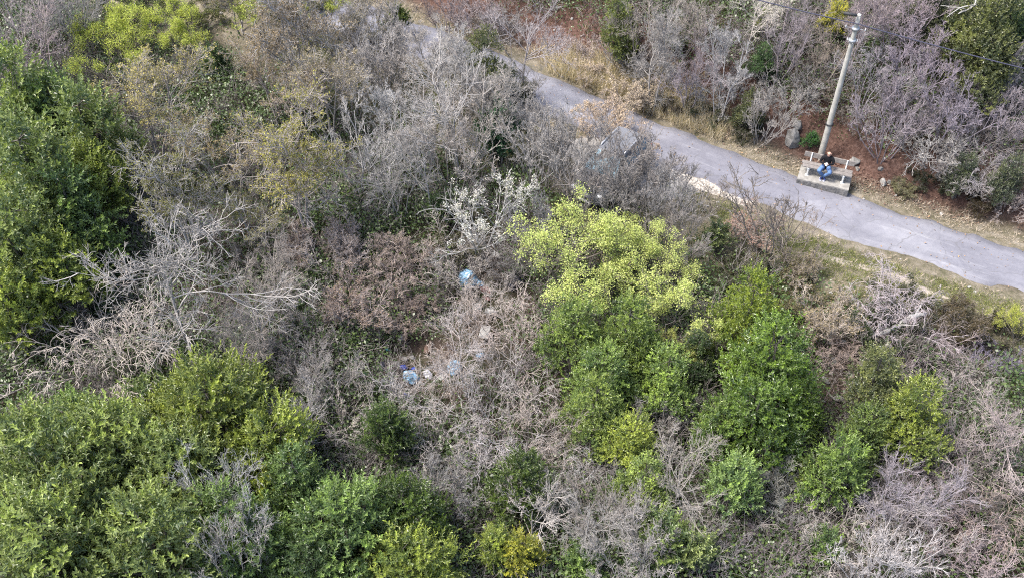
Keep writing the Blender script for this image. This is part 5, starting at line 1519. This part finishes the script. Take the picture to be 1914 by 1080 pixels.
 ('brush2', 'bare_shrub', 1805, 320, 130, 'grey twigs hanging over the far verge at right', GREY),
 ('brush0', 'bare_shrub', 1585, 205, 100, 'dark twiggy brush right behind the bench and pole', DARK),
 ('tall0', 'bare_tree', 1620, 30, 120, 'grey tree at the top edge right behind the pole\'s top', LILAC),
 ('multi2', 'bare_tree', 1700, 30, 150, 'lilac tree at the top edge right of the pole', (0.274, 0.228, 0.251)),
 ('fan1', 'bare_tree', 1290, 30, 130, 'grey many stemmed tree at the top edge above the lane', GREY),
 ('brush2', 'bare_shrub', 880, 25, 130, 'grey brush beyond the far end of the lane', (0.251, 0.213, 0.213)),
 ('multi0', 'bare_tree', 820, 0, 120, 'dark reddish tree at the top where the lane leaves the picture', (0.198, 0.160, 0.152)),
 ('brush1', 'bare_shrub', 1090, 90, 110, 'rosy brush right of the round crowned tree', PINK),
 # more bare growth around the rubbish and along the bottom
 ('cane1', 'bare_shrub', 740, 745, 190, 'pale arching stems over the left part of the rubbish heap', (0.350, 0.319, 0.296)),
 ('arch0', 'bare_shrub', 830, 820, 200, 'arching grey stems below the round pale blue bag', (0.327, 0.304, 0.289)),
 ('cane1', 'bare_shrub', 930, 860, 200, 'arching grey stems above the laurel hung with bare stems', (0.327, 0.296, 0.289)),
 ('multi1', 'bare_tree', 555, 770, 170, 'grey stems right of the yellowish laurel of the lower left mass', (0.350, 0.327, 0.312)),
 ('fan1', 'bare_shrub', 820, 900, 160, 'fan of grey stems between the bright bottom laurel and the arching stems', GREY),
 ('arch0', 'bare_shrub', 1060, 950, 170, 'grey arching stems right of the pale tree with an upright fork', GREY),
 ('tree1', 'bare_tree', 870, 660, 190, 'pinkish slender tree with long stems over the grey board', (0.365, 0.319, 0.296)),
 ('arch2', 'bare_shrub', 1100, 870, 150, 'grey stems in front of the brightest yellow evergreen', (0.334, 0.312, 0.296)),
 ('fan0', 'bare_shrub', 1240, 790, 120, 'grey stems between the yellow green row and the fresh green laurel', (0.319, 0.304, 0.289)),
 ('arch1', 'bare_shrub', 1380, 970, 160, 'grey stems below the isolated bright laurel', GREY),
 ('multi2', 'bare_tree', 520, 500, 150, 'grey branching tree left of the rosy brown shrubs', GREY),
 ('budtree0', 'budding_tree', 660, 60, 150, 'grey brown budded tree at the top, hiding the lane\'s far end', (0.221, 0.189, 0.131)),
 ('multi2', 'bare_tree', 850, 110, 130, 'pale grey tree on the near side of the lane above the dark olive evergreen', PALE),
 ('bramble0', 'bramble', 850, 110, 100, 'dark leafy scrub on the near side of the lane, upper middle', (.07, .085, .035)),
 ('bramble1', 'bramble', 960, 175, 100, 'grey green scrub at the lane\'s near edge below the slim grey stems', (.10, .11, .06)),
 ('bramble1', 'bramble', 700, 90, 110, 'dull leafy scrub under the grey trees at the lane\'s far end', (.12, .12, .06)),
]
EVERG = ('laurel', 'box')
for row in T:
    kind, name, u, v, w, label, colr = row[:7]
    kw = {}
    if len(row) > 7: kw.update(row[7])
    if kind.startswith(EVERG) or kind.startswith(('lime', 'bud', 'blossom', 'bramble')):
        bk = {'lim': (.13, .115, .10), 'bud': (.26, .235, .225), 'blo': (.30, .285, .27), 'bra': (.17, .15, .135)}.get(kind[:3], (.10, .09, .08))
        if name in ('rosy_shrub',): bk = (.27, .23, .215)
        if name in ('dry_shrub',): bk = (0.330, 0.277, 0.236)
        if kind.startswith('budtree'): bk = (.31, .285, .27)
        leaf = colr
    else:
        bk, leaf = colr, None
    cat = 'shrub' if ('shrub' in name or 'bush' in name or 'bramble' in name or 'sapling' in name) else 'tree'
    if kind.startswith(('arch', 'fan', 'brush', 'multi')): w *= 1.05
    plant(kind, name, u, v, w, label, cat, bark=bk, leaf=leaf, **kw)

# ------------------------------------------------------------------ what nobody could count: undergrowth, litter, grass
def scatter(name, proto_me, pts, rots, scl, label):
    """one object: PROTO_ME instanced on points of the ground"""
    po = bpy.data.objects.new(name + '_sprig', proto_me)      # only the source of the instances, never linked
    me = bpy.data.meshes.new(name)
    me.vertices.add(len(pts)); me.vertices.foreach_set('co', np.asarray(pts, np.float32).ravel())
    a = me.attributes.new('rot', 'FLOAT_VECTOR', 'POINT'); a.data.foreach_set('vector', np.asarray(rots, np.float32).ravel())
    a = me.attributes.new('scl', 'FLOAT', 'POINT'); a.data.foreach_set('value', np.asarray(scl, np.float32))
    ng = bpy.data.node_groups.new(name, 'GeometryNodeTree')
    ng.interface.new_socket('Geometry', in_out='INPUT', socket_type='NodeSocketGeometry')
    ng.interface.new_socket('Geometry', in_out='OUTPUT', socket_type='NodeSocketGeometry')
    gi = ng.nodes.new('NodeGroupInput'); go = ng.nodes.new('NodeGroupOutput')
    ip = ng.nodes.new('GeometryNodeInstanceOnPoints')
    ob = ng.nodes.new('GeometryNodeObjectInfo'); ob.inputs['Object'].default_value = po; ob.inputs['As Instance'].default_value = True
    r = ng.nodes.new('GeometryNodeInputNamedAttribute'); r.data_type = 'FLOAT_VECTOR'; r.inputs['Name'].default_value = 'rot'
    s = ng.nodes.new('GeometryNodeInputNamedAttribute'); s.data_type = 'FLOAT'; s.inputs['Name'].default_value = 'scl'
    er = ng.nodes.new('FunctionNodeEulerToRotation')
    ng.links.new(gi.outputs[0], ip.inputs['Points']); ng.links.new(ob.outputs['Geometry'], ip.inputs['Instance'])
    ng.links.new(r.outputs[0], er.inputs[0]); ng.links.new(er.outputs[0], ip.inputs['Rotation'])
    ng.links.new(s.outputs[0], ip.inputs['Scale']); ng.links.new(ip.outputs[0], go.inputs[0])
    o = link(name, me)
    md = o.modifiers.new('scatter', 'NODES'); md.node_group = ng
    return setp(o, label, kind='stuff')

rs = np.random.default_rng(77)
def candidates(n, x0=-34, x1=36, y0=9, y1=66):
    x = rs.uniform(x0, x1, n); y = rs.uniform(y0, y1, n)
    d, _ = road_sd(x, y)
    return x, y, hgrid(x, y), d - ROAD_W / 2, -d - ROAD_W / 2     # far >0 beyond, near >0 this side
CLEAR = [hit(u, v)[0][:2] for u, v in ((770, 690), (900, 560), (900, 640), (1590, 690), (840, 700), (900, 470))]
def clear(x, y, r=1.5):
    m = np.ones(len(x))
    for c in CLEAR: m *= sstep(r * .5, r * 1.3, np.hypot(x - c[0], y - c[1]))
    return m
CARP = hit(1130, 315)[0]
def sprig_leaves(n, rad_, hgt, l, w, seed, mat, erect=.6):
    r = np.random.default_rng(seed)
    P = np.column_stack([r.normal(0, rad_ * .5, (n, 2)), r.uniform(.0, hgt, n)])
    D = nrm(np.column_stack([P[:, :2] + r.normal(0, .1, (n, 2)), r.uniform(-.1, erect, n)]))
    N = nrm(np.column_stack([r.normal(0, .35, (n, 2)), np.ones(n)]))
    L = r.uniform(*l, n)
    v, q = dia_geo(P, D, N, L, L * w)
    return mesh_np('sprig', v, q, mat, var=np.repeat(np.clip(r.normal(.45, .2, n), 0, 1), 4), smooth=False)
def euler(n, tilt=.25):
    return np.column_stack([rs.normal(0, tilt, n), rs.normal(0, tilt, n), rs.uniform(0, 6.283, n)])

# ivy and low evergreen seedlings over most of the floor
x, y, z, fa, ne = candidates(75000)
dens = np.where(ne > 0, sstep(3.2, 5.5, ne), sstep(2.0, 4.0, fa) * .8) * (.45 + .55 * (wave2(x, y, 21, .7) > -.15)) * clear(x, y) * (np.hypot(x - CARP[0], y - CARP[1]) > 2.8)
k = rs.uniform(size=len(x)) < dens
M_IVY = leaf_mat('ivy_leaf', (.055, .085, .027), .4, .15)
scatter('undergrowth', sprig_leaves(46, .5, .7, (.045, .09), .7, 1, M_IVY), np.column_stack([x, y, z])[k], euler(k.sum()), rs.uniform(.6, 1.7, k.sum()), 'dark ivy and seedlings carpeting the wood floor')
# grey twigs everywhere under the trees
def twig_sprig(seed, n=26):
    r = np.random.default_rng(seed)
    S = np.column_stack([r.normal(0, .25, (n, 2)), np.zeros(n)])
    D = np.column_stack([r.normal(0, .55, (n, 2)), np.full(n, .8)])
    P = extend(r, S, D, r.uniform(.4, 1.2, n), 5, .22, .02)
    R = taper(np.full(n, .007), 5, .5)
    s, d, l, rr = spawn(r, P, R, np.full(n, .8), 4, .2, (.4, 1.1), .5)
    P2 = extend(r, s, d, l, 4, .25, .02); R2 = taper(np.maximum(rr, .0045), 4, .6)
    v, q = join([(P, R, 3), (P2, R2, 3)])
    return mesh_np('twig_sprig', v, q, M_TWIG)
M_TWIG = bark_mat('twig', (.22, .195, .185))
x, y, z, fa, ne = candidates(13000)
dens = np.where(ne > 0, sstep(3.5, 5.5, ne) * .6, sstep(2.0, 4.0, fa) * 1.0) * (.3 + .7 * (wave2(x, y, 33, .8) > -.1)) * clear(x, y, 1.1) * (np.hypot(x - CARP[0], y - CARP[1]) > 2.6) * (np.hypot(x - PAD[0] - 1.5, y - PAD[1] - 1.2) > 2.6)
k = rs.uniform(size=len(x)) < dens
scatter('brushwood', twig_sprig(3), np.column_stack([x, y, z])[k], euler(k.sum(), .3), rs.uniform(.7, 1.6, k.sum()), 'grey twiggy brushwood under the bare trees')
# red brown leaf litter on the bank, brown litter in the wood
def litter(name, n, dens_fn, col, label, seed, size=(.05, .10)):
    x, y, z, fa, ne = candidates(n)
    k = rs.uniform(size=n) < dens_fn(x, y, fa, ne)
    m = leaf_mat(name + '_leaf', col, .8, .1, tip=(1.7, 1.6, 1.5), dark=(.55, .5, .5), spec=.15)
    scatter(name, sprig_leaves(16, .45, .06, size, .7, seed, m, .25), np.column_stack([x, y, z + .01])[k], euler(k.sum(), .1), rs.uniform(.7, 1.3, k.sum()), label)
litter('leaf_litter', 45000, lambda x, y, fa, ne: np.where(fa > 0, sstep(.25, .9, fa) * (1 - sstep(4, 9, fa)) * .75, 0) * (.25 + .75 * (wave2(x, y, 44, 1.3) > -.2)), (.15, .098, .076), 'red brown fallen leaves over the bank beyond the lane', 5)
litter('fallen_leaves', 40000, lambda x, y, fa, ne: np.where(ne > 0, sstep(3.5, 6, ne) * .6, sstep(4, 8, fa) * .35), (.125, .095, .08), 'greyish brown fallen leaves under the bare shrubs', 6)
# verge grass: short green and straw
def grass_sprig(seed, n, h, mat, lean=.5):
    r = np.random.default_rng(seed)
    P = np.column_stack([r.normal(0, .11, (n, 2)), np.zeros(n)])
    D = nrm(np.column_stack([r.normal(0, lean, (n, 2)), np.ones(n)]))
    N = nrm(r.normal(size=(n, 3)))
    L = r.uniform(h * .5, h * 1.2, n)
    v, q = dia_geo(P, D, N, L, np.full(n, .014))
    return mesh_np('grass_sprig', v, q, mat, var=np.repeat(np.clip(r.normal(.5, .25, n), 0, 1), 4), smooth=False)
x, y, z, fa, ne = candidates(90000, -10, 30, 14, 46)
g = wave2(x, y, 55, 1.1)
k = rs.uniform(size=len(x)) < sstep(.35, 1.0, ne) * (1 - sstep(3.2, 4.8, ne)) * np.where(g > -.05, .9, .3) * (np.hypot(x - CARP[0], y - CARP[1]) > 2.4)
scatter('grass', grass_sprig(7, 22, .12, leaf_mat('grass_blade', (.17, .20, .07), .7, .3, tip=(1.9, 1.5, 1.2))), np.column_stack([x, y, z])[k], euler(k.sum(), .15), rs.uniform(.6, 1.4, k.sum()), 'short green grass on the near verge')
x, y, z, fa, ne = candidates(70000, -26, 34, 14, 60)
k = rs.uniform(size=len(x)) < np.maximum(sstep(.1, .3, fa) * (1 - sstep(.7, 1.6, fa + .6 * wave2(x, y, 8, .9))) * .8, sstep(.1, .4, ne) * (1 - sstep(2.5, 4.5, ne)) * .35) * ~((np.abs((x - pc[0]) * ex[0] + (y - pc[1]) * ex[1]) < hw + .04) & (np.abs((x - pc[0]) * ey[0] + (y - pc[1]) * ey[1]) < hd + .04))
scatter('dry_grass', grass_sprig(8, 20, .13, leaf_mat('straw', (.36, .30, .24), .8, .25, tip=(1.3, 1.3, 1.2)), .8), np.column_stack([x, y, z])[k], euler(k.sum(), .25), rs.uniform(.6, 1.5, k.sum()), 'straw coloured dead grass along both edges of the lane')
# tall straw grass on the far verge by the straw coloured shrubs
c0 = np.array([hit(u, v)[0][:2] for u, v in ((1110, 165), (1160, 185), (1200, 195), (1240, 215), (1290, 240), (1060, 140))])
i = rs.integers(0, len(c0), 1500)
xy = c0[i] + rs.normal(0, .75, (1500, 2))
d, _ = road_sd(xy[:, 0], xy[:, 1]); xy = xy[(d - ROAD_W / 2) > .25]
scatter('tall_dry_grass', grass_sprig(9, 30, .7, leaf_mat('tall_straw', (.52, .44, .33), .8, .3, tip=(1.2, 1.2, 1.1)), .3), np.column_stack([xy, hgrid(xy[:, 0], xy[:, 1])]), euler(len(xy), .15), rs.uniform(.5, 1.2, len(xy)), 'tall straw coloured grass on the far verge above the parked car')
# leaves blown on to the lane
xy = ROAD[rs.integers(40, len(ROAD) - 22, 110)] + rs.normal(0, .05, (110, 2))
d_, i_ = road_sd(xy[:, 0], xy[:, 1])
off = np.where(rs.uniform(size=110) < .7, ROAD_W / 2 - np.abs(rs.normal(0, .22, 110)), rs.uniform(-1, 1, 110)) * np.where(rs.uniform(size=110) < .6, 1, -1)
xy = xy + RN[i_] * off[:, None] + RT[i_] * rs.uniform(-.5, .5, 110)[:, None]
m_ = leaf_mat('blown_leaf', (.22, .15, .10), .8, .1, spec=.15)
scatter('blown_leaves', sprig_leaves(5, .5, .02, (.05, .09), .7, 15, m_, .1), np.column_stack([xy, base_z(xy[:, 0], xy[:, 1]) + .062]), euler(110, .02), rs.uniform(.6, 1.2, 110), 'a few brown leaves blown along the edges of the lane')
# small stones in the litter and gravel
def pebble():
    import bmesh
    bm = bmesh.new(); bmesh.ops.create_icosphere(bm, subdivisions=1, radius=.05)
    r = random.Random(4)
    for v in bm.verts: v.co *= r.uniform(.75, 1.2)
    for v in bm.verts: v.co.z *= .6
    me_ = bpy.data.meshes.new('pebble'); bm.to_mesh(me_); bm.free(); me_.materials.append(M_STONEP); return me_
x, y, z, fa, ne = candidates(30000)
gp = hit(1335, 352)[0]; sl = hit(1580, 690)[0]
near_g = np.hypot(x - gp[0], y - gp[1]) < 1.9
near_s = np.hypot(x - sl[0], y - sl[1]) < 2.2
k = rs.uniform(size=len(x)) < np.where(near_g & (ne > 0), .9, np.where(near_s, .9, np.where((fa > .2) & (fa < 3), .06, np.where((ne > .1) & (ne < 5), .06, .0))))
scatter('gravel', pebble(), np.column_stack([x, y, z + .03])[k], euler(k.sum(), .5), rs.uniform(.35, 1.6, k.sum()), 'small pale stones on the verges and the bank')
